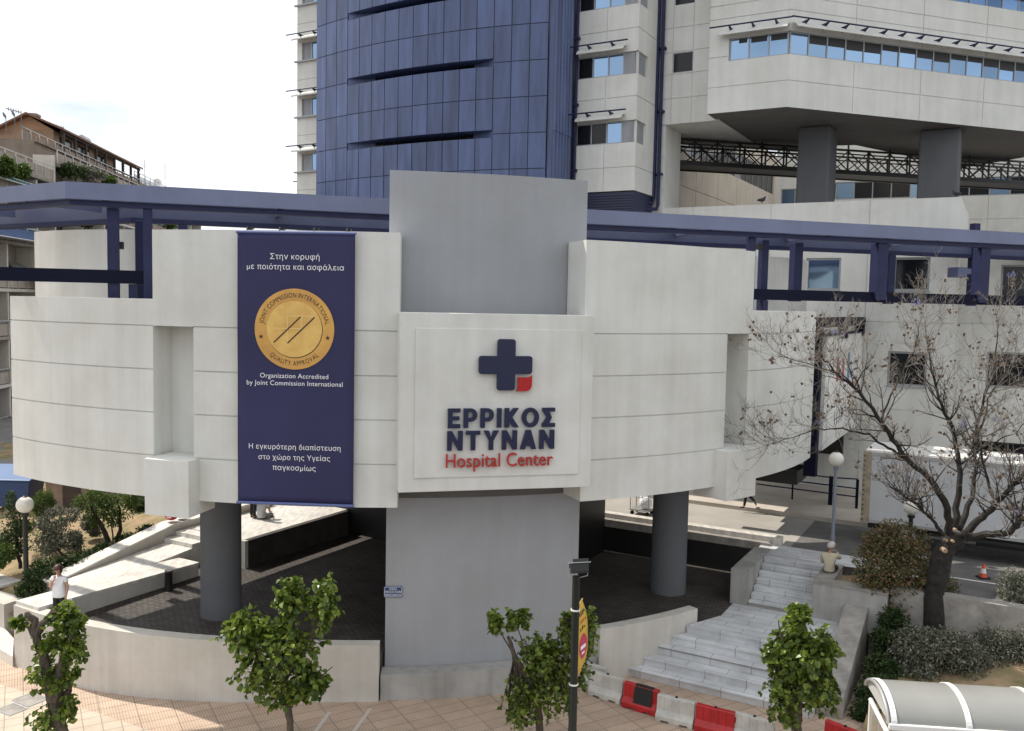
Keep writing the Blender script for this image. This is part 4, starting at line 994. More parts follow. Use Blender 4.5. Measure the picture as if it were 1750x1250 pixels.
# ------------------------------------------------------------------ apartment blocks along the side street, far left
M_APT = stucco('old_apartment_render', (0.33, 0.29, 0.25), 0.3)
M_APTB = stucco('brown_apartment_render', (0.27, 0.22, 0.18), 0.3)
M_APTW = stucco('apartment_white', (0.58, 0.55, 0.50), 0.2)
M_BRICKR = mat('brown_render', (0.30, 0.20, 0.13), 0.85, var=0.25)
M_TAN = mat('tan_railing_panel', (0.34, 0.29, 0.245), 0.8, var=0.25)
M_RUST = mat('brown_railing_panel', (0.26, 0.19, 0.14), 0.8, var=0.35)
M_TILE = mat('roof_tile', (0.20, 0.10, 0.06), 0.85, var=0.35, vscale=4)
M_WOOD = mat('dark_timber', (0.06, 0.042, 0.032), 0.8, var=0.3)
M_AWNG = mat('green_awning', (0.015, 0.12, 0.11), 0.8, var=0.2)
M_AWNS = mat('grey_striped_awning', (0.20, 0.23, 0.21), 0.8, var=0.5, vscale=3, stretch=(0.2, 6, 0.2))
M_AWNB = mat('blue_awning', (0.05, 0.09, 0.20), 0.8, var=0.2)
M_STEELW = mat('galvanised_steel', (0.42, 0.42, 0.42), 0.45, metal=0.5)
G = Vector((-0.117, 0.993, 0)).normalized(); GN = Vector((G.y, -G.x, 0)); GP = Vector((-32.1, 55.0, 0))
def gp(k, o=0.0, z=0.0): return GP+G*k+GN*o+Z3*z
FLO = [1.2+3.05*i for i in range(7)]
def apartment(label, k0, k1, wallm, top, railm, seed, setback):
    rr = random.Random(seed)
    r = thing('apartment_building', label, 'building', gp((k0+k1)/2, 0, 2))
    W = k1-k0; fe = []
    for z in [f for f in FLO if f < top-3.0]:
        x = 1.0
        while x < W-2.5:
            wd = rr.choice((1.2, 1.6, 2.4)); fe.append((x, x+wd, z+(0.1 if wd > 1.4 else 0.9), z+2.3, None)); x += wd+rr.uniform(0.9, 1.8)
    q = MB(); q.relief(gp(k0, -1.5), G, Z3, GN, W, 1.5, top-1.0, fe); q.build('front_wall', wallm, r, weld=False)
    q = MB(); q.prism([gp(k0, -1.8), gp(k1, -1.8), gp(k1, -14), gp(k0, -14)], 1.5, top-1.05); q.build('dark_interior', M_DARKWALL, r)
    q = MB()
    q.prism([gp(k0, -1.49), gp(k0, -14.2), gp(k0-0.25, -14.2), gp(k0-0.25, -1.49)], 1.5, top-1.0); q.prism([gp(k1, -1.49), gp(k1, -14.2), gp(k1+0.25, -14.2), gp(k1+0.25, -1.49)], 1.5, top-1.0)
    q.prism([gp(k0-.2, -1.3), gp(k1+.2, -1.3), gp(k1+.2, -14), gp(k0-.2, -14)], top-1.04, top-0.9); q.build('side_wall', wallm, r, weld=False)
    for i, z in enumerate([f for f in FLO if f < top-2.0]+[top-0.95]):
        o = 0.0 if z < top-1.5 else -setback
        q = MB(); q.prism([gp(k0, o), gp(k1, o), gp(k1, o-1.6), gp(k0, o-1.6)], z-0.2, z); bal = q.build('balcony', M_APTW if i % 2 else wallm, r)
        q = MB(); q.prism([gp(k0+.1, o-0.05), gp(k1-.1, o-0.05), gp(k1-.1, o-0.10), gp(k0+.1, o-0.10)], z+0.06, z+0.78)
        q.build('railing_panel', railm if i % 2 else M_TAN, bal)
        q = MB(); n = int(W/1.5)
        for k in range(n+1): q.beam(gp(k0+.1+(W-.2)*k/n, o-0.02, z), gp(k0+.1+(W-.2)*k/n, o-0.02, z+0.98), 0.06, 0.06, G)
        q.beam(gp(k0, o-0.02, z+1.0), gp(k1, o-0.02, z+1.0), 0.05, 0.05); q.build('railing', M_STEELW, bal, weld=False)
    q = MB()
    for k in range(int(W/5)+1):
        x = min(k0+5*k+rr.uniform(-.5, .5), k1); q.prism([gp(x-.1, -.1), gp(x+.1, -.1), gp(x+.1, -1.55), gp(x-.1, -1.55)], 1.5, top-1.25-setback*.3)
    q.build('balcony_divider', M_APTW, r, weld=False)
    return r
ap1 = apartment('old apartment block with stacked balconies at the left edge of the photo', -14, 8.8, M_APT, 19.1, M_TAN, 3, 0.0)
ap2 = apartment('old apartment block with tiled rooftop house and brown balconies further along', 9.4, 56, M_APTB, 22.0, M_RUST, 5, 2.4)
def awning(parent, k0, k1, z0, z1, out, m_, o=0.0):
    q = MB(); a = [gp(k0, o-1.4, z0), gp(k1, o-1.4, z0), gp(k1, o+out, z1), gp(k0, o+out, z1)]
    q.raw(a+[p+Z3*0.05 for p in a], [(0, 1, 2, 3), (4, 7, 6, 5), (0, 4, 5, 1), (1, 5, 6, 2), (2, 6, 7, 3), (3, 7, 4, 0)])
    w = q.build('awning', m_, parent)
    q = MB(); q.tube([a[3], a[2]], 0.05, 6)
    for t in (0, 0.5, 1): q.tube([a[0].lerp(a[1], t)-Z3*.03, a[3].lerp(a[2], t)-Z3*.03], 0.03, 5)
    q.build('awning_arm', M_STEELW, w)
awning(ap1, -9, 8.5, 18.0, 17.1, 0.5, M_AWNG); awning(ap1, -2, 5.5, 15.2, 13.5, 0.9, M_AWNB); awning(ap2, 9.6, 15, 13.1, 11.2, 1.6, M_AWNS, 0.0); awning(ap1, 4.0, 8.6, 12.1, 10.6, 1.7, M_AWNS); awning(ap2, 24, 33, 15.3, 14.2, 0.7, M_AWNB)
# tiled house on the roof
rk0, rk1 = 17.0, 37.0; zb = 21.0
q = MB(); q.prism([gp(rk0, -3.1), gp(rk1-5, -3.1), gp(rk1-5, -7.2), gp(rk0, -7.2)], zb, 23.2); rh = q.build('rooftop_house', M_BRICKR, ap2)
q = MB()
def gable(k0, k1, oA, oM, oB, ze, zr, th_):
    for (o0, z0, o1, z1) in ((oA, ze, oM, zr), (oB, ze-0.4, oM, zr)):
        q.raw([gp(k0, o0, z0), gp(k1, o0, z0), gp(k1, o1, z1), gp(k0, o1, z1), gp(k0, o0, z0+th_), gp(k1, o0, z0+th_), gp(k1, o1, z1+th_), gp(k0, o1, z1+th_)],
              [(0, 1, 2, 3), (4, 7, 6, 5), (0, 4, 5, 1), (1, 5, 6, 2), (2, 6, 7, 3), (3, 7, 4, 0)])
gable(rk0-0.7, rk1+0.8, -2.2, -4.9, -7.6, 23.15, 24.25, 0.16); q.build('tiled_roof', M_TILE, rh, weld=False)
q = MB(); q.raw([gp(rk0-.01, -3.1, 23.2), gp(rk0-.01, -7.2, 23.0), gp(rk0-.01, -4.9, 24.2)], [(0, 1, 2)]); q.build('gable', mat('orange_render', (0.36, 0.22, 0.13), .9), rh)
q = MB()
for k in range(9): 
    x = rk0+0.4+(rk1-rk0-.2)*k/8; q.beam(gp(x, -2.5, zb), gp(x, -2.5, 23.25), 0.2, 0.2, G)
q.beam(gp(rk0, -2.5, 23.1), gp(rk1+.6, -2.5, 23.1), .18, .2); q.beam(gp(rk0, -2.5, 22.0), gp(rk1+.6, -2.5, 22.0), .1, .1); q.build('timber_post', M_WOOD, rh, weld=False)
q = MB()
for k in (1.2, 5.2, 9.6): q.prism([gp(rk0+k, -3.08), gp(rk0+k+2.6, -3.08), gp(rk0+k+2.6, -3.2), gp(rk0+k, -3.2)], 21.2, 22.9)
q.build('dark_opening', M_GLASSD, rh, weld=False)
q = MB(); c = gp(20.5, -6.0, 0); q.box((c.x, c.y, 23.9), (0.7, 0.6, 2.2), (G, GN, Z3)); q.box((c.x, c.y, 24.95), (0.95, 0.85, 0.2), (G, GN, Z3)); q.build('chimney', M_APT, rh)
q = MB(); c = gp(48, -7.5, 0); q.prism([gp(40, -4), gp(55.5, -4), gp(55.5, -10), gp(40, -10)], 21.0, 22.0); q.build('roof_terrace', M_APTW, ap2)
q = MB()
for (ka, kb, o) in ((37.5, 47, -3.0), (48.5, 56, -3.6)):
    q.beam(gp(ka, o, 22.7+o*-.35-1.0+.2), gp(kb, o, 22.7+o*-.35-1.0+.2), .06, .06)
    for k in range(6): q.beam(gp(ka+(kb-ka)*k/5, o, 21.0), gp(ka+(kb-ka)*k/5, o, 22.7+o*-.35-.8), .06, .06, G)
q.build('roof_railing', M_STEELW, ap2, weld=False)
q = MB(); q.prism([gp(37.6, -3.04), gp(46.9, -3.04), gp(46.9, -3.08), gp(37.6, -3.08)], 21.2, 22.7); q.build('glass_screen', mat('frosted_screen', (0.62, 0.66, 0.70), 0.4), ap2)
# white apartment far end
q = MB(); fe = [(1+3*k, 2.6+3*k, 2+3.05*i, 4.2+3.05*i, None) for k in range(4) for i in range(5)]
ap3 = thing('apartment_building', 'small pale apartment block at the far end of the side street', 'building', gp(63, -2, 2))
q.relief(gp(58, -2.5), G, Z3, GN, 13, 1.5, 18.5, fe); q.prism([gp(58, -2.9), gp(71, -2.9), gp(71, -12), gp(58, -12)], 1.5, 18.4); q.build('wall', M_APTW, ap3, weld=False)
for i in range(5):
    q = MB(); q.prism([gp(58, -1.2), gp(71, -1.2), gp(71, -2.5), gp(58, -2.5)], 1.8+3.05*i, 2.0+3.05*i); q.beam(gp(58, -1.25, 3+3.05*i), gp(71, -1.25, 3+3.05*i), .06, .06)
    for k in range(14): q.beam(gp(58+k, -1.25, 2+3.05*i), gp(58+k, -1.25, 3+3.05*i), .05, .05, G)
    q.build('balcony', M_APTW, ap3, weld=False)

M_MAST = mat('weathered_mast', (0.16, 0.155, 0.15), .7)
def antenna(px, py_top, k, o, zb, label, arm=0.0, yagi=False):
    v = hit(px, py_top, gp(k, o), G); base = Vector((v.x, v.y, zb)); r = thing('tv_antenna', label, 'antenna', base, 'rooftop antennas')
    q = MB(); q.tube([base, Vector((v.x, v.y, v.z))], 0.022, 6); q.build('mast', M_MAST, r)
    q = MB(); top = Vector((v.x, v.y, v.z-0.1))
    if yagi:
        for j in range(7): q.beam(top-Z3*0.25*j-GN*0.22, top-Z3*0.25*j+GN*0.22, 0.03, 0.03)
    else:
        q.beam(top, top-Vector((1, 0, 0))*arm+Z3*0.25, 0.05, 0.05)
        for j in range(6): 
            c = top.lerp(top-Vector((1, 0, 0))*arm+Z3*0.25, j/6); q.beam(c-Z3*0.12, c+Z3*0.12, 0.03, 0.03, G)
    q.build('aerial', M_MAST, r, weld=False)
antenna(10, 198, 2, -5, 18, 'plain thin mast at the far left of the rooftops', 0.2); antenna(25, 195, 3, -5, 18, 'plain thin mast second from the far left on the roof', 0.2)
antenna(36, 190, 4, -5, 18, 'tall antenna mast with long side arm on the left roof', 1.0); antenna(43, 219, 5, -5, 18, 'short antenna beside the tall mast on the left roof', 0.4)
antenna(109, 217, 22, -5, 24.0, 'antenna with slanting arm above the tiled rooftop house', 0.9)
antenna(212, 271, 40, -4, 21, 'toothed aerial just right of the tiled rooftop house', yagi=True); antenna(247, 274, 46, -5, 21, 'tall toothed aerial in the middle of the roof railing', yagi=True); antenna(282, 282, 52, -5, 21, 'toothed aerial at the right end of the roof railing', yagi=True)
def heater(k, o, z, label):
    c = gp(k, o, z); r = thing('water_heater', label, 'water heater', c, 'solar water heaters on the roofs')
    q = MB(); q.tube([c+G*-0.8+Z3*0.95, c+G*0.8+Z3*0.95], 0.33, 14); q.build('tank', M_STEELW, r, smooth=True)
    q = MB(); q.raw([c+G*-.9+GN*.2+Z3*.75, c+G*.9+GN*.2+Z3*.75, c+G*.9+GN*1.3+Z3*.05, c+G*-.9+GN*1.3+Z3*.05, c+G*-.9+GN*.2+Z3*.82, c+G*.9+GN*.2+Z3*.82, c+G*.9+GN*1.3+Z3*.12, c+G*-.9+GN*1.3+Z3*.12], [(0, 1, 2, 3), (7, 6, 5, 4), (0, 4, 5, 1), (1, 5, 6, 2), (2, 6, 7, 3), (3, 7, 4, 0)]); q.build('collector', M_GLASSD, r)
    q = MB()
    for s_ in (-.7, .7): q.beam(c+G*s_, c+G*s_+Z3*.7, .06, .06, G)
    q.build('stand', M_STEELW, r)
heater(0.5, -4.0, 18.3, 'grey water tank on the left roof below the thin masts'); heater(31, -5.6, 23.9, 'silver water tank on the right slope of the tiled roof')
for k, o, z, lb in ((46.5, -3.2, 22.4, 'satellite dish on the roof railing left of the tall toothed aerial'), (55.5, -3.6, 22.6, 'satellite dish at the far right end of the roof railing')):
    c = gp(k, o, z); r = thing('satellite_dish', lb, 'dish', c)
    q = MB(); q.lathe([(0.02, 0), (0.3, .05), (0.5, .16), (0.48, .17), (0.28, .07), (0.02, .02)], (0, 0, 0), 16); Mx = Matrix.Rotation(1.2, 3, 'X') @ Matrix.Rotation(0.6, 3, 'Y'); q.v = [Mx @ v+c+Z3*.5 for v in q.v]; q.build('dish', M_WHITEMETAL, r, smooth=True)
    q = MB(); q.tube([c-Z3*1.2, c+Z3*.5], .04, 6); q.build('mast', M_STEELW, r)

# ------------------------------------------------------------------ foliage tools
class Leaves:
    def __init__(self, seed): self.v = []; self.f = []; self.r = random.Random(seed)
    def leaf(self, p, d, n, s, w=0.9, fold=0.18):
        d = d.normalized(); x = d.cross(n)
        if x.length < 1e-3: x = d.orthogonal()
        x.normalize(); n = x.cross(d); i = len(self.v)
        w = w*s*0.5
        self.v.extend((p, p+d*(s*.30)+x*w+n*(fold*s), p+d*(s*.68)+x*(w*.78)+n*(fold*s*.6), p+d*s-n*(0.08*s), p+d*(s*.68)-x*(w*.78)+n*(fold*s*.6), p+d*(s*.30)-x*w+n*(fold*s)))
        self.f.append((i, i+1, i+2, i+3)); self.f.append((i, i+3, i+4, i+5))
    def rv(self): 
        r = self.r
        while True:
            v = Vector((r.uniform(-1, 1), r.uniform(-1, 1), r.uniform(-1, 1)))
            if 0.05 < v.length < 1: return v
    def shoot(self, a, b, n, s, f0=0.25, w=0.9, up=0.6, droop=0.35, mb=None, rad=0.008):
        mid = (a+b)/2+self.rv()*((b-a).length*0.12)
        pts = [a, a.lerp(mid, .6), mid.lerp(b, .3), b]
        if mb: mb.tube(pts, [rad*1.6, rad*1.3, rad, rad*.4], 5, cap=False)
        for k in range(n):
            t = f0+(1-f0)*(k+self.r.random())/n
            p = (a.lerp(mid, t*2) if t < .5 else mid.lerp(b, t*2-1))
            d = self.rv(); d = d+(b-a).normalized()*0.35-Z3*droop
            nn = Z3*up+self.rv()*0.7
            self.leaf(p+self.rv()*0.03, d, nn, s*self.r.uniform(0.45, 1.35), w)
    def blob(self, c, r, n, s, w=0.9, up=0.5, shell=0.55, droop=0.1):
        for _ in range(n):
            v = self.rv(); L = v.length; v = v/L*(shell+(1-shell)*self.r.random()**0.7)
            p = Vector((c[0]+v.x*r[0], c[1]+v.y*r[1], c[2]+v.z*r[2]))
            self.leaf(p, self.rv()+v*0.6-Z3*droop, Z3*up+v*0.5+self.rv()*0.6, s*self.r.uniform(0.6, 1.25), w)
    def build(self, name, m, parent):
        q = MB(); q.v = self.v; q.f = self.f
        return q.build(name, m, parent, weld=False, recalc=False)
M_MULB = leafmat('mulberry_leaf', [(0.035, 0.066, 0.012), (0.085, 0.135, 0.02), (0.15, 0.21, 0.03), (0.23, 0.29, 0.045)], rough=0.3, trans=0.38)
M_DARKLEAF = leafmat('dark_hedge_leaf', [(0.014, 0.030, 0.010), (0.035, 0.065, 0.016), (0.075, 0.115, 0.03)], 0.5, 0.2)
M_PHOT = leafmat('bronze_leaf', [(0.06, 0.085, 0.025), (0.10, 0.11, 0.035), (0.18, 0.10, 0.05), (0.27, 0.19, 0.11), (0.08, 0.12, 0.035)], 0.45, 0.2)
M_OLIVE = leafmat('grey_green_leaf', [(0.055, 0.07, 0.04), (0.10, 0.115, 0.07), (0.17, 0.175, 0.125), (0.34, 0.31, 0.27)], 0.5, 0.15)
M_FRESH = leafmat('fresh_green_leaf', [(0.045, 0.085, 0.018), (0.09, 0.15, 0.03), (0.15, 0.20, 0.05)], 0.5, 0.3)
M_BARK = mat('mulberry_bark', (0.085, 0.068, 0.052), 0.95, var=0.55, vscale=9, bump=0.9, bscale=22, stretch=(3, 3, 0.8))
M_BARKD = mat('dark_bark', (0.045, 0.036, 0.030), 0.95, var=0.5, vscale=9, bump=0.8, bscale=25)

def wiggle(pts, rad, n, amp, rr):
    """resample a limb with small random kinks"""
    out = []; ro = []
    for k in range(len(pts)-1):
        for j in range(n):
            t = j/n; jit = Vector((rr.uniform(-amp, amp), rr.uniform(-amp, amp), rr.uniform(-amp, amp))) if k+j > 0 else Vector((0, 0, 0))
            out.append(pts[k].lerp(pts[k+1], t)+jit); ro.append(rad[k]+(rad[k+1]-rad[k])*t)
    out.append(pts[-1]); ro.append(rad[-1]); return out, ro

def mulberry(label, D, foot, trunk, tr, limbs, crowns, nshoot, nleaf, s, seed, group='street trees along the sidewalk'):
    """trunk and limbs are paths of sightings at distance D; crowns are (px,py,rx,ry) clumps of shoots"""
    rr = random.Random(seed); P = lambda px, py, dy=0.0: at_y(px, py, D+dy)
    b0 = P(*foot); b0.z = 0.0
    r = thing('street_tree', label, 'tree', b0, group)
    tb_ = MB(); pts = [b0]+[P(*p) for p in trunk]; pts, ra = wiggle(pts, tr, 4, 0.025, rr); tb_.tube(pts, [x*rr.uniform(0.9, 1.12) for x in ra], 10)
    tips = []
    for lm in limbs:
        lp = [P(p[0], p[1], p[2] if len(p) > 2 else 0) for p in lm[0]]; ll, lr = wiggle(lp, lm[1], 3, 0.02, rr); tb_.tube(ll, [x*rr.uniform(0.9, 1.15) for x in lr], 8); tips.append(ll[-1]); tips.append(ll[len(ll)//2])
    tb_.build('trunk', M_BARK, r, smooth=True, weld=False)
    L = Leaves(seed); tw = MB(); k = D/F_PX
    for cx, cy, rx, ry, wt in crowns:
        c = P(cx, cy); m = max(3, int(nshoot*wt))
        for _ in range(m):
            a = min(tips, key=lambda t: (t-c).length)+L.rv()*0.05
            v = L.rv(); v = v/v.length*(0.45+0.55*rr.random()**0.5)*(1.38 if rr.random() < .28 else 0.95)
            e = c+Vector((v.x*rx*k, v.y*(rx+ry)*0.5*k, v.z*ry*k))
            L.shoot(a, e, nleaf, s, f0=0.3, mb=tw)
        L.blob(c, (rx*k*.9, (rx+ry)*.45*k, ry*k*.9), int(m*nleaf*0.26), s, shell=0.3, droop=0.35)
    tw.build('twigs', M_BARKD, r, weld=False, recalc=False); L.build('crown', M_MULB, r)
    return r
mulberry('pollarded tree with thick grey trunk at the left, partly hiding the woman', 18.2, (118, 1420), [(108, 1262), (92, 1195), (75, 1130), (62, 1085), (58, 1060), (46, 1048)], [0.165, 0.145, 0.13, 0.10, 0.09, 0.075, 0.055],
         [([(92, 1195), (108, 1140), (122, 1085), (118, 1050)], [0.16, 0.11, 0.07, 0.03]), ([(62, 1090), (48, 1068), (36, 1062)], [0.07, 0.05, 0.03]), ([(62, 1085), (80, 1058), (90, 1045)], [.08, .06, .045]), ([(100, 1210), (118, 1180), (128, 1160)], [.06, .04, .02])],
         [(112, 1058, 34, 30, .22), (128, 1105, 22, 30, .14), (80, 1100, 24, 22, .08), (78, 1150, 34, 26, .16), (110, 1160, 22, 22, .06), (36, 1066, 14, 10, .05), (78, 1238, 34, 14, .10), (118, 1215, 14, 22, .08), (135, 1060, 14, 18, .06)], 150, 13, 0.125, 11)
mulberry('bushy young tree with pale thin trunk in front of the curved wall', 18.6, (508, 1420), [(500, 1262), (492, 1205), (488, 1160)], [0.095, 0.08, 0.075, 0.06],
         [([(490, 1180), (440, 1110), (412, 1060)], [.05, .03, .012]), ([(488, 1160), (485, 1080), (500, 1010)], [.05, .03, .01]), ([(488, 1160), (530, 1090), (556, 1020)], [.05, .03, .01]), ([(492, 1190), (540, 1165), (568, 1140)], [.03, .02, .01])],
         [(425, 1085, 42, 50, .24), (500, 1030, 32, 45, .2), (554, 1035, 24, 52, .18), (490, 1110, 60, 60, .3), (440, 1160, 40, 34, .12), (520, 1165, 48, 38, .2), (470, 1195, 40, 14, .06)], 215, 13, 0.13, 23)
mulberry('bushy tree with upright shoots tangled behind the dark lamp post', 18.9, (925, 1420), [(925, 1262), (918, 1210), (905, 1170)], [0.10, 0.09, 0.085, 0.06],
         [([(905, 1170), (880, 1120), (868, 1088)], [.08, .06, .035]), ([(910, 1175), (940, 1120), (970, 1050)], [.06, .03, .01]), ([(905, 1160), (860, 1090), (842, 1050)], [.03, .015, .006]), ([(905, 1160), (890, 1090), (875, 1048)], [.03, .015, .006])],
         [(848, 1065, 14, 26, .07), (876, 1062, 10, 20, .05), (900, 1058, 8, 16, .04), (925, 1120, 46, 44, .26), (975, 1085, 22, 56, .17), (1012, 1080, 10, 50, .08), (930, 1190, 66, 46, .34), (890, 1225, 30, 26, .1), (1000, 1150, 14, 30, .05)], 230, 14, 0.105, 37)
mulberry('compact dark green tree in front of the marble steps', 18.0, (1366, 1420), [(1363, 1262), (1362, 1215), (1366, 1170)], [0.11, 0.10, 0.09, 0.06],
         [([(1366, 1170), (1340, 1110), (1330, 1060)], [.05, .03, .01]), ([(1366, 1170), (1368, 1100), (1362, 1045)], [.05, .03, .01]), ([(1366, 1170), (1400, 1120), (1420, 1090)], [.05, .03, .01])],
         [(1360, 1062, 24, 30, .12), (1330, 1120, 28, 36, .17), (1372, 1120, 44, 50, .28), (1412, 1110, 22, 34, .13), (1360, 1175, 54, 44, .3), (1415, 1190, 20, 30, .1), (1345, 1225, 34, 18, .08)], 215, 13, 0.125, 41)

def shrub(name, label, cat, clumps, D, n, s, m_, seed, stems=(), foot_z=0.5, w=0.5, group=None, up=0.5, shell=0.45):
    """clumps are (px,py,rx,ry) leaf masses sighted at distance D (optional own distance offset)"""
    rr = random.Random(seed); k = D/F_PX; c0 = at_y(clumps[0][0], clumps[0][1], D); base = Vector((c0.x, c0.y, foot_z))
    r = thing(name, label, cat, base, group); L = Leaves(seed); tw = MB()
    tot = sum(c[2]*c[3] for c in clumps)
    for c in clumps:
        dy = c[4] if len(c) > 4 else 0; p = at_y(c[0], c[1], D+dy)
        sub = max(3, int(c[2]*c[3]/160)); m = int(n*c[2]*c[3]/tot)
        L.blob(p, (c[2]*k*.95, (c[2]+c[3])*.5*k*.95, c[3]*k*.95), m, s, w=w, up=up, shell=.3)
        for j in range(sub):
            v = L.rv(); v = v/v.length*rr.uniform(.5, .9); rs = rr.uniform(.35, .5)
            q = Vector((p.x+v.x*c[2]*k, p.y+v.y*(c[2]+c[3])*.5*k, p.z+v.z*c[3]*k))
            L.blob(q, (c[2]*k*rs, (c[2]+c[3])*.5*k*rs, c[3]*k*rs), m//sub, s, w=w, up=up, shell=shell)
        for j in range(max(2, sub//2)):
            a = Vector((p.x+rr.uniform(-.2, .2)*c[2]*k, p.y, p.z-c[3]*k*0.7)); v = L.rv(); e = p+Vector((v.x*c[2]*k*1.1, v.y*c[2]*k, abs(v.z)*c[3]*k*1.15))
            L.shoot(a, e, 12, s, w=w, mb=tw, rad=0.006)
    for st_ in stems:
        pts = [at_y(p[0], p[1], D) for p in st_[0]]; pts, ra = wiggle(pts, st_[1], 3, 0.02, rr); tw.tube(pts, ra, 8)
    tw.build('branches', M_BARKD, r, weld=False, recalc=False); L.build('crown', m_, r)
    return r
shrub('bush', 'bronze leaved bush beside the sitting man and the wide bare tree', 'bush', [(1505, 930, 36, 32, .5), (1545, 925, 50, 34, .5), (1500, 985, 42, 44), (1560, 985, 60, 44), (1600, 1000, 34, 32), (1490, 1015, 24, 22), (1530, 1025, 50, 30), (1590, 1030, 34, 20)], 24.7, 6500, 0.10, M_PHOT, 51,
      [([(1522, 1100), (1520, 1055), (1512, 1010), (1500, 970)], [.05, .045, .03, .015]), ([(1542, 1100), (1541, 1050), (1550, 1000), (1560, 950)], [.05, .045, .03, .015])], 0.75)
shrub('shrub', 'wide grey green shrub on forked thin stems behind the bus shelter roof', 'shrub', [(1575, 1105, 46, 36), (1560, 1140, 50, 36), (1620, 1110, 50, 40), (1650, 1140, 50, 36), (1600, 1160, 60, 20)], 22.4, 6500, 0.085, M_OLIVE, 53,
      [([(1622, 1215), (1612, 1185), (1596, 1150), (1580, 1120)], [.035, .03, .02, .01]), ([(1628, 1215), (1640, 1180), (1650, 1140)], [.035, .025, .01])], 0.55)
shrub('shrub', 'grey green shrub at the right edge above the bus shelter roof', 'shrub', [(1700, 1110, 46, 40), (1735, 1130, 44, 44), (1700, 1150, 50, 30), (1755, 1100, 36, 44), (1790, 1120, 40, 50)], 22.8, 5500, 0.085, M_OLIVE, 54, [([(1705, 1200), (1702, 1165), (1700, 1130)], [.035, .03, .015])], 0.6)
shrub('shrub', 'small grey green shrub at the right edge beside the traffic cone road', 'shrub', [(1735, 1015, 30, 40), (1718, 1045, 28, 26), (1760, 1030, 34, 56), (1745, 1065, 34, 20)], 23.9, 3200, 0.085, M_OLIVE, 55, [([(1748, 1110), (1745, 1070), (1738, 1030)], [.03, .025, .01])], 0.85)
shrub('hedge', 'dark glossy hedge growing along the sloping concrete wall on the right', 'hedge', [(1520, 1060, 20, 26, 1.9), (1512, 1100, 24, 28, 1.0), (1502, 1145, 30, 32, .2), (1492, 1185, 30, 28, -.5), (1478, 1218, 26, 22, -1.0), (1540, 1080, 20, 26, 1.6)], 22.0, 3300, 0.12, M_DARKLEAF, 57, (), 0.5, w=0.34)
# left garden
shrub('tree', 'small garden tree with two dark forked trunks above the ramp wall', 'tree', [(150, 865, 26, 22), (172, 850, 34, 18), (205, 865, 34, 30), (225, 850, 24, 22), (190, 885, 22, 16), (163, 890, 14, 14)], 29.6, 1700, 0.10, M_FRESH, 61,
      [([(190, 938), (180, 912), (165, 885), (155, 865)], [.10, .085, .06, .03]), ([(198, 938), (205, 905), (206, 880), (200, 855)], [.085, .07, .05, .03]), ([(195, 936), (192, 905), (190, 880)], [.03, .025, .015])], 1.5, shell=0.35)
shrub('tree', 'dark narrow tree with twisted thin trunk left of the globe lamp', 'tree', [(20, 870, 18, 26), (25, 905, 26, 26), (10, 930, 22, 26), (38, 935, 18, 18), (35, 900, 16, 16)], 27.5, 1250, 0.09, M_DARKLEAF, 62, [([(35, 972), (30, 945), (26, 910), (22, 880)], [.06, .055, .04, .02])], 1.0)
shrub('tree', 'silvery grey small tree just right of the globe lamp', 'tree', [(95, 885, 34, 20), (75, 910, 28, 24), (105, 915, 32, 22), (85, 935, 34, 16), (125, 880, 14, 14)], 28.0, 1700, 0.085, M_OLIVE, 63, [([(122, 975), (112, 953), (98, 938), (90, 910)], [.06, .05, .04, .02])], 1.3)
shrub('conifer', 'small conifer with bright green tufts behind the globe lamp', 'tree', [(76, 850, 14, 16), (62, 862, 12, 14), (85, 862, 10, 16), (70, 880, 18, 14), (78, 895, 12, 14), (45, 900, 14, 14)], 29.0, 2000, 0.075, M_FRESH, 64, [([(74, 940), (74, 900), (74, 860)], [.05, .04, .02])], 1.4, w=0.3)
shrub('shrub', 'bright green low shrub at the left edge below the dark tree', 'shrub', [(8, 945, 18, 18), (-8, 955, 20, 22)], 27.0, 700, 0.12, M_FRESH, 65, (), 0.9, w=0.35)
shrub('shrub', 'pale grey green round shrub between the silvery and the forked trees', 'shrub', [(162, 905, 16, 14), (150, 892, 14, 12)], 30.0, 900, 0.08, M_OLIVE, 66, (), 1.6)
shrub('shrub', 'thin young sapling on the dry garden slope below the silvery tree', 'shrub', [(130, 920, 14, 12), (132, 935, 12, 10)], 28.2, 240, 0.09, M_OLIVE, 67, [([(132, 966), (131, 945), (130, 925)], [.03, .025, .015])], 1.2)
shrub('hedge', 'dark hedge climbing along the outside of the ramp wall', 'hedge', [(62, 1000, 26, 22, -1.9), (85, 975, 30, 26, -1.2), (125, 965, 30, 22, -.6), (160, 955, 26, 18, 0), (190, 938, 26, 14, .6), (220, 922, 22, 12, 1.3), (60, 1030, 20, 14, -2.1), (248, 908, 18, 10, 2.0)], 27.6, 4200, 0.10, M_DARKLEAF, 68, (), 1.0, w=0.5)
shrub('shrub', 'dark shrubs at the top of the garden behind the red backpack', 'shrub', [(255, 880, 28, 22), (285, 875, 26, 16), (245, 858, 22, 18), (310, 880, 20, 12)], 32.5, 2000, 0.10, M_DARKLEAF, 69, (), 1.9)
shrub('shrub', 'loose green shrub in shade at the back of the garden', 'shrub', [(262, 845, 30, 14), (225, 858, 16, 12), (290, 852, 22, 14)], 36.0, 1100, 0.12, M_FRESH, 70, (), 2.0)
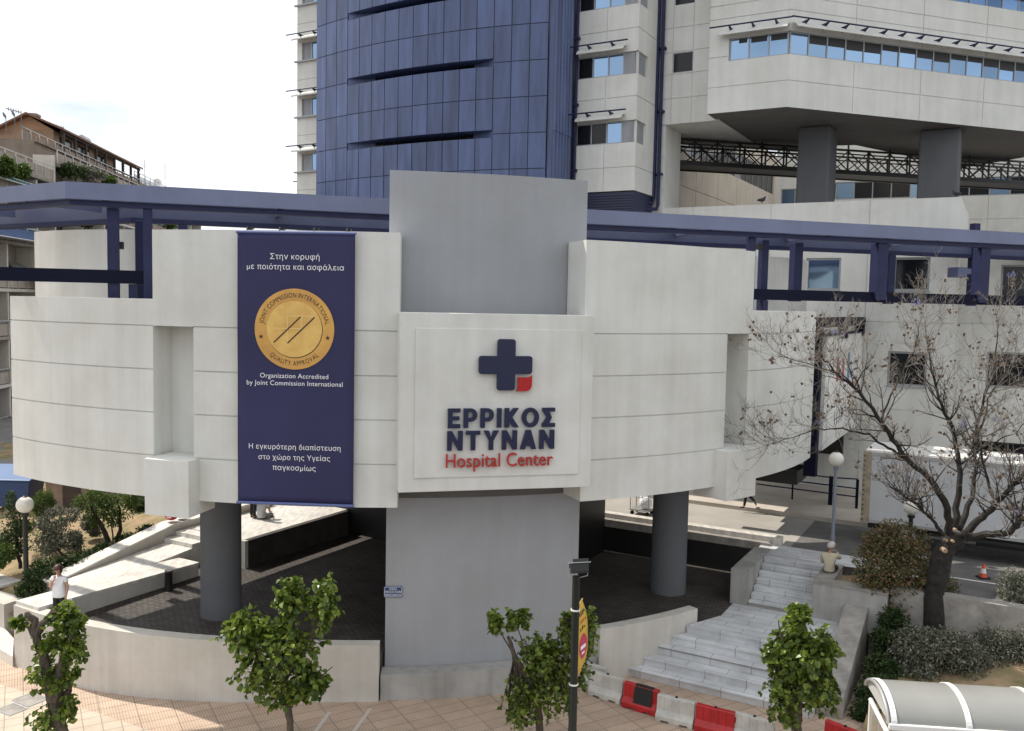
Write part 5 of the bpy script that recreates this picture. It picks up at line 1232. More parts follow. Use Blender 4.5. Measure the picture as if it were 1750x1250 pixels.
# plants on the balconies
for px, py, rx, ry, m_, lb in ((10, 285, 14, 16, M_FRESH, 'yellow green potted plants on the left balcony'), (38, 292, 12, 10, M_FRESH, 'small potted plants right of the yellow green ones'), (122, 292, 18, 14, M_DARKLEAF, 'dark creeper hanging at the near end of the rooftop house balcony'),
        (152, 296, 20, 12, M_OLIVE, 'grey green creeper hanging below the middle of the rooftop house'), (185, 310, 12, 7, M_FRESH, 'low plants at the right end of the rooftop house balcony'), (98, 375, 18, 8, M_OLIVE, 'plants hanging on the balcony under the pergola beam'), (150, 378, 14, 9, M_DARKLEAF, 'dark shrub on the balcony just left of the wide blue post'), (290, 385, 12, 6, M_FRESH, 'dark green plants on the far balcony right of the blue post')):
    D_ = -25.61/((px-875)/1500+0.118)-0.9
    shrub('balcony_plant', lb, 'plant', [(px, py, rx, ry)], D_, 300, 0.30, m_, px+3, (), at_y(px, py+ry, D_).z)

# ------------------------------------------------------------------ bare jacaranda on the right
rr = random.Random(99)
M_JAC = mat('grey_brown_bark', (0.026, 0.022, 0.019), 0.95, var=0.6, vscale=7, bump=0.8, bscale=22)
M_TWIG = mat('pale_twig', (0.19, 0.17, 0.148), 0.9, var=0.3)
JD = 23.9
jac = thing('bare_tree', 'large nearly leafless tree with round brown pods in front of the truck', 'tree', Vector((at_y(1597, 1085, 23.9).x, 23.9, 0.75)))
JP = lambda px, py, dy=0.0: at_y(px, py, JD+dy)
tk = MB(); tw = MB(); tips = []
tkp, tkr = wiggle([JP(1593, 1135), JP(1595, 1070), JP(1598, 1010), JP(1606, 960), JP(1625, 925)], [.34, .30, .26, .28, .22], 4, .03, rr); tk.tube(tkp, tkr, 14)
kb2 = JP(1606, 1022, -.15); tk.ball(JP(1628, 925), .27, 14, 8, (1.2, .9, 1.0))
limbs = [([(1622, 915, 0), (1620, 868, -.2), (1590, 818, -.5), (1540, 775, -.9), (1510, 725, -1.1), (1470, 672, -1.3), (1425, 632, -1.3), (1405, 612, -1.2)], [.20, .17, .14, .12, .10, .07, .045, .03]),
 ([(1545, 783, -.8), (1519, 766, -.8), (1487, 743, -.7), (1440, 733, -.5), (1395, 733, -.3), (1340, 752, 0), (1312, 762, .1)], [.07, .06, .05, .038, .028, .018, .01]),
 ([(1630, 905, .1), (1637, 860, .2), (1640, 795, .3), (1628, 730, .5), (1605, 680, .6), (1590, 620, .8), (1582, 560, .9)], [.20, .15, .12, .10, .07, .045, .02]),
 ([(1638, 905, .2), (1662, 850, .6), (1669, 800, .8), (1661, 765, .9), (1680, 690, 1.0), (1700, 620, 1.2), (1705, 560, 1.3)], [.18, .12, .09, .08, .06, .04, .02]),
 ([(1645, 915, -.1), (1672, 890, -.3), (1700, 864, -.5), (1722, 840, -.7), (1750, 808, -.9), (1800, 760, -1.0), (1840, 700, -1.0)], [.20, .17, .14, .11, .09, .06, .03]),
 ([(1700, 862, -.5), (1690, 830, -.5), (1678, 790, -.4), (1672, 740, -.4), (1690, 680, -.4), (1730, 620, -.3)], [.08, .07, .055, .045, .03, .015]),
 ([(1650, 920, -.3), (1685, 912, -.7), (1725, 912, -1.0), (1738, 895, -1.1), (1752, 866, -1.2), (1790, 830, -1.3)], [.20, .16, .15, .14, .12, .08]),
 ([(1612, 915, -.2), (1595, 890, -.5), (1575, 868, -.8), (1550, 850, -1.0), (1537, 842, -1.1)], [.10, .075, .065, .06, .045]),
 ([(1505, 720, -1.1), (1530, 660, -1.0), (1560, 600, -.8), (1575, 545, -.6)], [.05, .035, .022, .012]),
 ([(1470, 672, -1.3), (1440, 640, -1.6), (1385, 622, -1.8), (1335, 610, -1.9)], [.03, .022, .015, .008]),
 ([(1640, 795, .3), (1690, 760, .2), (1735, 740, 0), (1780, 690, -.2)], [.05, .035, .025, .012])]
allp = []
def sprig(p, d, L, r, depth):
    pts = [p]; dd = d.normalized(); n = 4 if depth > 1 else 3
    for k in range(n):
        dd = (dd+Vector((rr.uniform(-1, 1), rr.uniform(-1, 1), rr.uniform(-1, 1)))*0.34+Z3*0.10).normalized(); pts.append(pts[-1]+dd*(L/n))
    ra = [r*(1-0.65*k/n) for k in range(n+1)]
    (tk if r > 0.013 else tw).tube(pts, ra, 5 if r > .012 else 3, cap=False)
    if depth <= 0:
        if rr.random() < 0.6: tips.append(pts[-1])
        return
    for k in range(rr.choice((2, 3, 3, 4)) if depth > 1 else rr.choice((3, 4, 5))):
        t = rr.uniform(0.35, 1.0)*n; i = min(int(t), n-1); q = pts[i].lerp(pts[i+1], t-i)
        side = Vector((rr.uniform(-1, 1), rr.uniform(-1, 1), rr.uniform(-.5, .9)))
        sprig(q, dd*0.7+side*0.75, L*rr.uniform(.42, .68), max(.0045, r*.55), depth-1)
for path, rad in limbs:
    pts = [JP(*p) for p in path]; rad = [max(.008, x*.56) for x in rad]; pp, pr = wiggle(pts, rad, 4, 0.035, rr); tk.tube(pp, pr, 9, cap=True)
    m = len(pp)
    for k in range(2, m):
        for _ in range(3 if k > m*.4 else 2):
          if k > m*0.22 and rr.random() < 0.85:
            d = (pp[k]-pp[k-1]).normalized(); side = Vector((rr.uniform(-1, 1), rr.uniform(-1, 1), rr.uniform(-.35, 1)))
            sprig(pp[k], d*0.5+side, rr.uniform(0.55, 1.35)*(1.0 if k > m*.5 else 0.7), max(.008, min(.022, pr[k]*.45)), rr.choice((2, 2, 3)))
    d = (pp[-1]-pp[-2]).normalized()
    for _ in range(3): sprig(pp[-1], d+Vector((rr.uniform(-1, 1), rr.uniform(-1, 1), rr.uniform(-1, 1)))*.5, rr.uniform(.6, 1.2), max(.006, pr[-1]*.8), 3)
tk.build('trunk', M_JAC, jac, smooth=True, weld=False); tw.build('twigs', M_TWIG, jac, weld=False, recalc=False)
for px, py in ((1616, 942), (1634, 906), (1630, 926), (1618, 924)):
    c = JP(px, py, -.42); q = MB(); q.lathe([(.001, 0), (.075, 0), (.085, .02), (.085, .25)], (0, 0, 0), 12); Mx = Matrix.Rotation(math.radians(90), 3, 'X'); q.v = [Mx @ Vector((v.x, v.y, -v.z))*(.8 if px == 1616 else .45)+c for v in q.v]
    q.build('pruning_scar', mat('cut_wood', (0.36, 0.25, 0.16), .9, var=.3, vscale=20), jac)
pod = MB()
for p in tips:
    if rr.random() < 0.09:
        for _ in range(rr.choice((1, 1, 2))):
            c = p+Vector((rr.uniform(-.05, .05), rr.uniform(-.05, .05), -rr.uniform(.03, .1))); pod.ball(c, rr.uniform(.026, .042), 7, 5, (1, .5, 1))
o = pod.build('seed_pods', mat('brown_seed_pod', (0.13, 0.085, 0.05), .8, var=.4, vscale=8), jac, smooth=True, weld=False); tag(o, kind='stuff')
L = Leaves(5)
for p in rr.sample(tips, min(len(tips), 12)): L.blob(p, (.10, .10, .08), 26, .05, w=.7)
o = L.build('blossoms', leafmat('violet_blossom', [(0.10, 0.10, 0.32), (0.20, 0.20, 0.48), (0.32, 0.32, 0.6)], .6, .3), jac); tag(o, kind='stuff')
print('tips', len(tips), 'twig verts', len(tw.v))

# ------------------------------------------------------------------ lamps, pole, bollard, railing
M_GLOBE = mat('opal_globe', (0.72, 0.69, 0.63), 0.25, var=0.06)
M_POLEB = mat('dark_green_pole', (0.010, 0.014, 0.012), 0.35, spec=0.5)
M_POLEG = mat('grey_blue_pole', (0.20, 0.22, 0.27), 0.45)
def globe_lamp(base, top, m_, label, r=0.235, pr=0.055):
    l = thing('street_lamp', label, 'street lamp', base, 'globe lamps')
    h = top.z-base.z; q = MB(); q.lathe([(pr*2.2, 0), (pr*2.2, .04), (pr*1.5, .08), (pr*1.3, .5), (pr, .55), (pr*.9, h-r-.12), (pr*1.5, h-r-.10), (pr*1.6, h-r-.02)], base, 14); q.build('pole', m_, l, smooth=True)
    q = MB(); q.ball(base+Z3*h, r, 28, 18); q.build('globe', M_GLOBE, l, smooth=True)
    q = MB(); q.lathe([(.07, 0), (.075, .02), (.03, .05), (.01, .09)], base+Z3*(h+r-.015), 10); q.build('cap', M_BLACK, l)
lb = S(-25.45, 15.45, 0.9); tz = at_y(40, 863, lb.y); globe_lamp(lb, Vector((lb.x, lb.y, tz.z)), M_POLEB, 'black post lamp with white globe in the left garden', 0.245, 0.075)
lb = at_z(1422, 942, UP+.01); globe_lamp(lb, Vector((lb.x, lb.y, at_y(1431, 785, lb.y).z)), M_POLEG, 'tall grey post lamp with white globe at the top of the upper steps', 0.24, 0.055)
lb = at_y(1553, 960, 26.1); lb.z = 1.7; globe_lamp(lb, Vector((lb.x, lb.y, at_y(1552, 866, lb.y).z)), M_POLEB, 'black post lamp with white globe standing among the bronze bush', 0.24, 0.07)

pb = at_y(982, 1100, 17.6); pb = Vector((pb.x, pb.y, 0)); ztop = at_y(985, 985, 17.6).z
fp = thing('floodlight_pole', 'dark pole with floodlight on top behind the yellow flag', 'pole', pb)
q = MB(); q.lathe([(.17, 0), (.17, .03), (.105, .06), (.10, 1.2), (.086, 1.25), (.078, ztop)], pb, 16); q.build('pole', M_POLEB, fp, smooth=True)
fb = MB(); c = pb+Z3*(ztop+.16)+Vector((.05, .02, 0)); ax = (Vector((.97, .22, 0)), Vector((-.2, .93, -.3)).normalized(), Vector((0, .3, .95)).normalized())
fb.box(c, (.36, .24, .20), ax); fb.box(c+ax[2]*.06+ax[1]*(-.13), (.34, .02, .26), ax)
fo = fb.build('floodlight', M_BLACK, fp, bevel=.01)
q = MB(); q.box(c+ax[2]*.115-ax[1]*.03, (.40, .34, .014), ax); q.build('visor', M_STEELW, fo)
q = MB(); q.tube([c-ax[0]*.19, c-ax[0]*.19-Z3*.16, c-ax[0]*.0-Z3*.2, c+ax[0]*.19-Z3*.16, c+ax[0]*.19], .012, 6); q.build('bracket', M_STEELW, fo)
# yellow flag on two arms
yf = thing('yellow_flag', 'narrow yellow flag with pink oval hanging from the dark pole', 'flag', pb+Z3*2.4)
fd = Vector((.27, .96, 0)).normalized(); fn = Vector((fd.y, -fd.x, 0)); zt_, zb_ = at_y(990, 1040, 17.7).z, at_y(986, 1166, 17.7).z
q = MB()
def fpt(u, v): return pb+fd*(.10+.55*u)+Z3*(zb_+(zt_-zb_)*v)+fn*(.17*math.sin(math.pi*v)*(.35+.65*u)+.02*math.sin(9*v))
nn = 24; q.raw([fpt(i/4, j/nn) for i in range(5) for j in range(nn+1)], [(i*(nn+1)+j, (i+1)*(nn+1)+j, (i+1)*(nn+1)+j+1, i*(nn+1)+j+1) for i in range(4) for j in range(nn)])
cl = q.build('cloth', mat('yellow_cloth', (0.62, 0.40, 0.06), .7, var=.12), yf, smooth=True)
sm = cl.modifiers.new('thickness', 'SOLIDIFY'); sm.thickness = .006; sm.offset = 0
def patch(u0, u1, v0, v1, oval=False):
    mb = MB()
    if oval:
        pts = [((u0+u1)/2+(u1-u0)/2*math.cos(a*math.pi/12), (v0+v1)/2+(v1-v0)/2*math.sin(a*math.pi/12)) for a in range(24)]
        c_ = fpt((u0+u1)/2, (v0+v1)/2)+fn*.008; ring = [fpt(*p)+fn*.008 for p in pts]
        for a in range(24): mb.face([c_, ring[a], ring[(a+1) % 24]])
    else:
        for k in range(4):
            va, vb = v0+(v1-v0)*k/4, v0+(v1-v0)*(k+1)/4; mb.face([fpt(u0, va)+fn*.008, fpt(u1, va)+fn*.008, fpt(u1, vb)+fn*.008, fpt(u0, vb)+fn*.008])
    return mb
patch(.12, .92, .26, .60, True).build('pink_oval', mat('pink_print', (0.50, 0.05, 0.10), .7), yf)
q = MB()
for a in ((.25, .75, .40, .45), (.35, .65, .33, .36)):
    p = patch(*a); q.v += p.v and []; i = len(q.v); q.v += [v+fn*.004 for v in p.v]; q.f += [tuple(k+i for k in f) for f in p.f]
q.build('white_print', M_LETTERW, yf)
q = MB()
for a in ((.15, .25, .86, .91), (.32, .42, .86, .92), (.5, .62, .86, .92), (.7, .85, .87, .91), (.2, .3, .66, .70), (.38, .48, .67, .72), (.55, .7, .68, .70)):
    p = patch(*a); i = len(q.v); q.v += p.v; q.f += [tuple(k+i for k in f) for f in p.f]
q.build('black_print', M_PRINTK, yf, weld=False)
q = MB()
for a in ((.2, .38, .77, .80), (.45, .62, .77, .80), (.7, .85, .77, .80)):
    p = patch(*a); i = len(q.v); q.v += p.v; q.f += [tuple(k+i for k in f) for f in p.f]
q.build('red_print', mat('red_print', (0.45, 0.08, 0.03), .7), yf, weld=False)
for z in (zt_, zb_):
    q = MB(); q.tube([pb+Z3*z, pb+fd*.72+Z3*z], .018, 8); q.build('flag_arm', mat('flag_rod', (0.6, .42, .12), .5), yf)
    q = MB(); q.lathe([(.10, -.01), (.10, .02)], pb+Z3*z, 12); q.build('strap', M_WHITEMETAL, yf)

bo = S(-21.62, 17.5, fz(-21.62)-.01); bl = thing('bollard', 'short black bollard standing beside the marble ledge', 'bollard', bo)
q = MB(); q.lathe([(.125, 0), (.12, .05), (.105, .57), (.11, .58), (.11, .62), (.085, .62), (.08, .56)], bo, 20); q.build('post', M_BLACK, bl, smooth=True)
q = MB(); q.lathe([(.112, .585), (.113, .615)], bo, 20); q.build('rim', mat('worn_rim', (.12, .12, .11), .6), bl)

ral = thing('metal_railing', 'dark blue metal railing along the far pavement left of the truck', 'railing', S(-8, 36.6, UP+.15))
z0 = UP+.15
for h in (.45, .78, 1.1):
    q = MB(); q.tube([S(-12, 36.9, z0+h), S(-5.9, 36.5, z0+h)], .028, 8); q.tube([S(-5.9, 36.5, z0+h), S(-4.9, 36.45, z0+h+(0.06 if h > 1 else 0))], .028, 8); q.build('rail', M_NAVY, ral)
for s_, w in ((-10.4, .05), (-9.2, .03), (-7.4, .03), (-5.9, .07), (-4.9, .05)):
    q = MB(); t_ = 36.5+.4*(-5.9-s_)/6.1; q.sbox(s_-w, s_+w, t_-w, t_+w, z0, z0+1.14); q.build('post', M_BLACKBLUE, ral)

# ------------------------------------------------------------------ truck
tr = thing('box_truck', 'white box truck parked on the upper road behind the bare tree', 'truck', S(-1, 32.3, UP))
M_BOXW = stucco('truck_white_paint', (0.55, 0.56, 0.58), 0.10); M_RUBBER = mat('tyre_rubber', (.012, .012, .012), .85)
q = MB(); q.sbox(-4.0, 3.4, 31.3, 33.6, 2.95, 5.30); tb = q.build('cargo_box', M_BOXW, tr, bevel=.04)
q = MB(); q.sbox(-4.02, 3.42, 31.27, 31.31, 2.92, 3.02); q.sbox(-4.02, 3.42, 31.27, 31.31, 5.2, 5.31); q.build('side_rail', M_STEELW, tb)
q = MB(); q.sbox(-4.06, -3.80, 31.26, 31.31, 2.9, 5.32); q.build('rear_post', mat('stained_post', (.34, .29, .20), .7, var=.4, vscale=4), tb)
q = MB(); q.sbox(-4.0, 3.4, 31.31, 33.6, 5.31, 5.36); q.build('roof', M_WHITEMETAL, tb)
q = MB()
for k in range(14): q.sbox(-4.055+.02, -4.055+.07, 31.245, 31.262, 3.0+.165*k, 3.04+.165*k)
for k in range(16): q.sbox(-3.3+.42*k, -3.27+.42*k, 31.28, 31.302, 3.08, 3.11)
q.build('rivets', M_BLACK, tb, weld=False)
q = MB(); q.sbox(-3.9, 5.5, 31.9, 32.1, 2.6, 2.85); q.sbox(-3.9, 5.5, 32.8, 33.0, 2.6, 2.85); q.sbox(-0.6, 1.2, 31.5, 32.3, 2.45, 2.85); q.sbox(-1.9, 3.0, 31.36, 31.42, 2.5, 2.62); q.sbox(-1.9, 3.0, 31.36, 31.42, 2.72, 2.82); q.build('chassis', M_BLACK, tr, weld=False)
def wheel(s_, t_, parent):
    c = S(s_, t_, UP+.48); Mx = Matrix((U, V, Z3)).transposed() @ Matrix.Rotation(math.radians(90), 3, 'X')
    q = MB(); q.lathe([(.28, -.15), (.45, -.15), (.48, -.1), (.48, .1), (.45, .15), (.28, .15)], (0, 0, 0), 26); q.v = [Mx @ v+c for v in q.v]; w = q.build('wheel', M_RUBBER, parent, smooth=True)
    q = MB(); q.lathe([(.02, .10), (.10, .10), (.12, .06), (.24, .05), (.28, .155), (.26, .155)], (0, 0, 0), 20); q.v = [Mx @ v+c for v in q.v]; q.build('rim', M_STEELW, w, smooth=True)
for s_, t_ in ((-2.6, 31.5), (-2.6, 33.3), (4.3, 31.5), (4.3, 33.3)): wheel(s_, t_, tr)
q = MB(); q.extrude([(3.6, 2.6), (5.9, 2.6), (5.95, 3.5), (5.5, 4.7), (3.6, 4.75)], (0, 0, 0), U, Z3, V, 31.4, 33.5); cab = q.build('cab', M_BOXW, tr, bevel=.06)
q = MB(); q.sbox(4.2, 5.2, 31.385, 31.399, 3.75, 4.5); q.build('side_window', M_GLASSD, cab)
q = MB(); q.extrude([(5.93, 3.55), (5.98, 3.55), (5.55, 4.6), (5.5, 4.6)], (0, 0, 0), U, Z3, V, 31.6, 33.3); q.build('windscreen', M_GLASSD, cab)

# ------------------------------------------------------------------ cone, cart, barriers, shelter
cn = at_z(1680, 988, UP+.01); tc_ = thing('traffic_cone', 'small orange traffic cone with white band on the road', 'cone', cn)
q = MB(); q.box(cn+Z3*.02, (.30, .30, .04)); q.build('base', M_BLACK, tc_)
q = MB(); q.lathe([(.115, .04), (.10, .08), (.03, .42), (.02, .42)], cn, 18); co = q.build('cone_body', mat('orange_plastic', (.62, .07, .025), .45), tc_, smooth=True)
q = MB(); q.lathe([(.085, .155), (.056, .295), (.05, .295), (.08, .155)], cn, 18); q.build('band', M_WHITEMETAL, co, smooth=True)

cp = at_z(1097, 879, UP+.01); ct = thing('cage_trolley', 'wire cage trolley with a white bundle on the sunlit road', 'trolley', cp)
q = MB(); ux, vx = U, V
for a, c in ((-.36, -.3), (.36, -.3), (-.36, .3), (.36, .3)): q.tube([cp+ux*a+vx*c+Z3*.18, cp+ux*a+vx*c+Z3*1.65], .02, 6)
for c in (-.3, .3):
    for k in range(9): q.tube([cp+ux*(-.36+.09*k)+vx*c+Z3*.2, cp+ux*(-.36+.09*k)+vx*c+Z3*1.63], .006, 4)
    for h in (.2, .7, 1.2, 1.63): q.tube([cp+ux*-.36+vx*c+Z3*h, cp+ux*.36+vx*c+Z3*h], .012, 5)
for a in (-.36, .36):
    for h in (.2, .7, 1.2, 1.63): q.tube([cp+ux*a+vx*-.3+Z3*h, cp+ux*a+vx*.3+Z3*h], .012, 5)
q.build('cage', M_STEELW, ct, weld=False)
q = MB(); q.box(cp+Z3*.19, (.76, .64, .03), (U, V, Z3)); q.build('platform', M_STEELW, ct)
for a in (-.3, .3):
    for c in (-.25, .25): 
        q = MB(); q.ball(cp+ux*a+vx*c+Z3*.08, .08, 12, 8, (1, .5, 1)); q.build('wheel', M_RUBBER, ct, smooth=True)
q = MB(); q.ball(cp+ux*.12+Z3*.45, .25, 14, 10, (1, .9, 1.0)); q.ball(cp+ux*.02+vx*.05+Z3*.62, .16, 12, 8)
tag(q.build('laundry_bundle', M_LETTERW, smooth=True), 'white bundle lying in the wire cage trolley', 'bundle')

M_PLW = mat('dirty_white_plastic', (.50, .48, .44), .55, var=.22, vscale=3); M_PLR = mat('red_plastic', (.42, .014, .016), .4, var=.22, vscale=3)
def barrier(label, m_, p, rz, mesh_dark=False):
    r = thing('plastic_barrier', label, 'barrier', (0, 0, 0), 'plastic road barriers below the marble steps')
    H = .60; q = MB(); prof = [(-.22, .05), (-.22, .14), (-.10, .26), (-.075, H-.02), (-.055, H), (.055, H), (.075, H-.02), (.10, .26), (.22, .14), (.22, .05)]
    xs = [0, .03]; 
    for k in range(4): xs += [.225*k+.115, .225*k+.125, .225*k+.150, .225*k+.160]
    xs = sorted(set([0.0, .02, .98, 1.0]+[.2*k+d for k in range(1, 5) for d in (-.014, -.009, .009, .014)])); n = len(prof); rows_ = []
    for x in xs:
        g_ = any(abs(x-.2*k) < .0095 for k in range(1, 5)); e = .0 if .015 < x < .985 else .012
        rows_.append([(x-.5, y*(1-.12*g_ if z_ > .15 else 1)*(1-e), z_) for y, z_ in prof])
    q.raw([v for row in rows_ for v in row], [(i*n+j, (i+1)*n+j, (i+1)*n+(j+1) % n, i*n+(j+1) % n) for i in range(len(xs)-1) for j in range(n)]+[tuple(range(n)), tuple((len(xs)-1)*n+j for j in reversed(range(n)))])
    for a, c in ((-.49, -.36), (-.14, .14), (.36, .49)): q.box(((a+c)/2, 0, .025), (c-a, .42, .049))
    q.build('body', m_, r, weld=False)
    q = MB(); q.lathe([(.035, H), (.035, H+.03), (.02, H+.035)], (0.0, 0, 0), 10); q.build('filler_cap', M_BLACK, r)
    q = MB(); q.box((.515, 0, .35), (.03, .06, .3)); q.build('coupling', m_, r)
    if mesh_dark:
        q = MB(); q.raw([(-.17, -.190, .19), (.36, -.190, .19), (.36, -.084, .56), (-.17, -.084, .56), (-.17, -.055, H+.012), (.36, -.055, H+.012), (.36, .06, H+.012), (-.17, .06, H+.012)], [(0, 1, 2, 3), (3, 2, 5, 4), (4, 5, 6, 7)]); q.build('black_panel', mat('black_sheet', (.012, .012, .009), .7), r)
    r.location = p; r.rotation_euler = (0, 0, rz); r.scale = (.92, .92, 1)
for i, (px, py, m_, lb, dk) in enumerate(((1010, 1172, M_PLW, 'white plastic barrier half hidden behind the dark pole', 0), (1038, 1192, M_PLW, 'white plastic barrier between the dark pole and the red one with black panel', 0), (1096, 1212, M_PLR, 'red plastic barrier with a black panel on its side', 1),
        (1155, 1234, M_PLW, 'white plastic barrier between the two red barriers', 0), (1222, 1252, M_PLR, 'plain red plastic barrier left of the compact tree', 0), (1288, 1268, M_PLW, 'white plastic barrier partly behind the compact tree', 0), (1443, 1286, M_PLR, 'red plastic barrier top at the bottom edge near the shelter', 0))):
    p = at_z(px, py, 0.004); barrier(lb, m_, p, -_A-math.radians((8, 6, 4, -2, 0, 3, 18)[i]), dk)

E0 = at_z(1529, 1237, 2.45); E1 = at_z(1715, 1249.6, 2.45); bx_ = (E1-E0); bx_.z = 0; bx_.normalize(); by_ = Vector((-bx_.y, bx_.x, 0))
bs = thing('bus_shelter', 'white framed bus shelter with curved translucent roof in the lower right corner', 'bus shelter', E0-Z3*2.45)
def shp(x, a, lift=0.0):          # a runs over the arch, 0 front to 1 back
    th_ = math.radians(8+150*a); rr_ = .80+lift
    return E0+bx_*x+by_*(.80-rr_*math.cos(th_)*.98)+Z3*(-.10+rr_*.62*math.sin(th_))
LX = 5.2
q = MB(); n = 20; q.raw([shp(x, k/n) for x in (0, LX) for k in range(n+1)]+[shp(x, k/n, -.02) for x in (0, LX) for k in range(n+1)], [(k, k+1, n+2+k, n+1+k) for k in range(n)]+[(2*n+2+k, 3*n+3+k, 3*n+4+k, 2*n+3+k) for k in range(n)])
q.build('roof', mat('grey_polycarbonate', (.24, .24, .225), .35, var=.10, vscale=.8, spec=.5), bs, smooth=True, weld=False)
for x in (0.0, 1.32, 2.64, 3.96, 5.16):
    q = MB(); q.raw([shp(x+dx, k/n, l_) for dx in (-.05, .05) for l_ in (.004, .03) for k in range(n+1)], [(k, k+1, n+2+k, n+1+k) for k in range(n)]+[(2*n+2+k, 2*n+3+k, 3*n+4+k, 3*n+3+k) for k in range(n)]+[(n+1+k, n+2+k, 3*n+4+k, 3*n+3+k) for k in range(n)])
    rb = q.build('roof_rib', M_WHITEMETAL, bs, weld=False)
    q = MB()
    for k in (1, 4, 8, 13): q.ball(shp(x, k/n, .03), .012, 6, 4)
    q.build('rivets', M_STEELW, rb, weld=False)
q = MB(); q.beam(shp(-.1, 0)-Z3*.04, shp(LX, 0)-Z3*.04, .09, .12); q.build('gutter', M_WHITEMETAL, bs, bevel=.02)
q = MB(); q.raw([shp(-.04, k/n, -.05) for k in range(n+1)]+[shp(-.07, k/n, -.05) for k in range(n+1)], [tuple(range(n+1)), tuple(reversed(range(n+1, 2*n+2)))]+[(k, k+1, n+2+k, n+1+k) for k in range(n)]); q.build('end_panel', mat('frosted_end', (.48, .48, .47), .4), bs)
q = MB(); q.tube([shp(-.10, k/n, -.03) for k in range(n+1)], .035, 8); q.build('end_rim', M_STEELW, bs, smooth=True)
q = MB(); pA = at_z(1488, 1196, 2.35); pB = at_z(1515, 1250, 2.35); pB = pA+(pB-pA)*1.15
q.tube([Vector((pA.x, pA.y, 0)), pA], .035, 8); q.tube([Vector((pB.x, pB.y, 0)), pB], .035, 8); q.tube([pA, pB], .045, 8); q.build('end_frame', M_WHITEMETAL, bs)
q = MB(); q.face([Vector((pA.x, pA.y, .25)), Vector((pB.x, pB.y, .25)), pB-Z3*.06, pA-Z3*.06]); m_ = mat('clear_side_glass', (.35, .36, .35), .08); m_.node_tree.nodes['Principled BSDF'].inputs['Transmission Weight'].default_value = .75; q.build('side_glass', m_, bs)
for x in (1.32, 3.96):
    p = shp(x, .9); q = MB(); q.tube([Vector((p.x, p.y, 0)), p], .045, 8); q.build('post', M_WHITEMETAL, bs)

# ------------------------------------------------------------------ bin, kiosk, bags
dp = at_z(26, 868, 1.75); dm = thing('waste_container', 'large blue waste container with sloping lid at the left edge', 'container', dp)
q = MB(); q.raw([dp+Vector(v) for v in ((-.75, -.5, .15), (.75, -.5, .15), (.75, .5, .15), (-.75, .5, .15), (-.9, -.6, 1.15), (.9, -.6, 1.15), (.9, .6, 1.3), (-.9, .6, 1.3))], [(0, 3, 2, 1), (0, 1, 5, 4), (1, 2, 6, 5), (2, 3, 7, 6), (3, 0, 4, 7), (4, 5, 6, 7)]); M_BINB = mat('bin_blue', (.018, .05, .16), .5, var=.2); q.build('tub', M_BINB, dm, bevel=.03)
q = MB(); q.raw([dp+Vector(v) for v in ((-.98, -.7, 1.17), (.98, -.7, 1.17), (.98, .65, 1.52), (-.98, .65, 1.52), (-.98, -.7, 1.23), (.98, -.7, 1.23), (.98, .65, 1.60), (-.98, .65, 1.60))], [(0, 3, 2, 1), (4, 5, 6, 7), (0, 1, 5, 4), (1, 2, 6, 5), (2, 3, 7, 6), (3, 0, 4, 7)]); q.build('lid', mat('lid_blue', (.04, .11, .26), .45, var=.15), dm, bevel=.03)
for x in (-.6, .6):
    for y in (-.4, .4): q = MB(); q.ball(dp+Vector((x, y, .08)), .09, 10, 8, (.5, 1, 1)); q.build('wheel', M_RUBBER, dm, smooth=True)
kp = at_z(112, 872, 1.8); kp.y += 1.0; ks = thing('garden_shed', 'low shed with flat pale roof beyond the garden trees', 'shed', kp)
q = MB(); q.box(kp+Z3*.55, (1.6, 1.8, 1.3)); q.build('wall', M_RUST, ks)
q = MB(); q.raw([kp+Vector(v) for v in ((-1.1, -1.2, 1.2), (1.0, -1.2, 1.2), (1.3, 1.3, 1.45), (-.8, 1.3, 1.45), (-1.1, -1.2, 1.3), (1.0, -1.2, 1.3), (1.3, 1.3, 1.55), (-.8, 1.3, 1.55))], [(0, 3, 2, 1), (4, 5, 6, 7), (0, 1, 5, 4), (1, 2, 6, 5), (2, 3, 7, 6), (3, 0, 4, 7)]); q.build('roof', M_CONC, ks)
q = MB(); q.box(kp+Vector((.2, -.905, .45)), (.7, .02, 1.1)); q.build('door', M_WOOD, ks)
def bag(px, py, m_, label, sc, strap):
    p = S(-24.58, 20.15+.0, 2.41); p2 = hit(px, py, S(-24.6, 0), U); p = Vector((p2.x, p2.y, 2.40)); r = thing('bag', label, 'bag', p)
    q = MB(); q.ball(p+Z3*(.19*sc), .24*sc, 16, 12, (1, .7, .8)); q.ball(p+Vector((.02, -.14*sc, .13*sc)), .13*sc, 12, 8, (1, .6, .8)); o_ = q.build('bag_body', m_, r, smooth=True)
    q = MB(); q.tube([p+Vector((-.1, 0, .34*sc)), p+Vector((-.04, 0, .45*sc)), p+Vector((.06, 0, .45*sc)), p+Vector((.1, 0, .34*sc))], .012, 6); q.build('handle', strap, r)
    q = MB(); q.box(p+Vector((0, -.225*sc, .14*sc)), (.16*sc, .015, .03)); q.build('buckle', M_WHITEMETAL, r)
bag(293, 896, mat('red_fabric', (.40, .012, .03), .7, var=.2), 'red backpack lying on the top of the ramp wall', .95, M_RED)
bag(310, 893, mat('black_fabric', (.015, .015, .016), .7, var=.2), 'black bag right of the red backpack on the ramp wall', .95, M_BLACK)

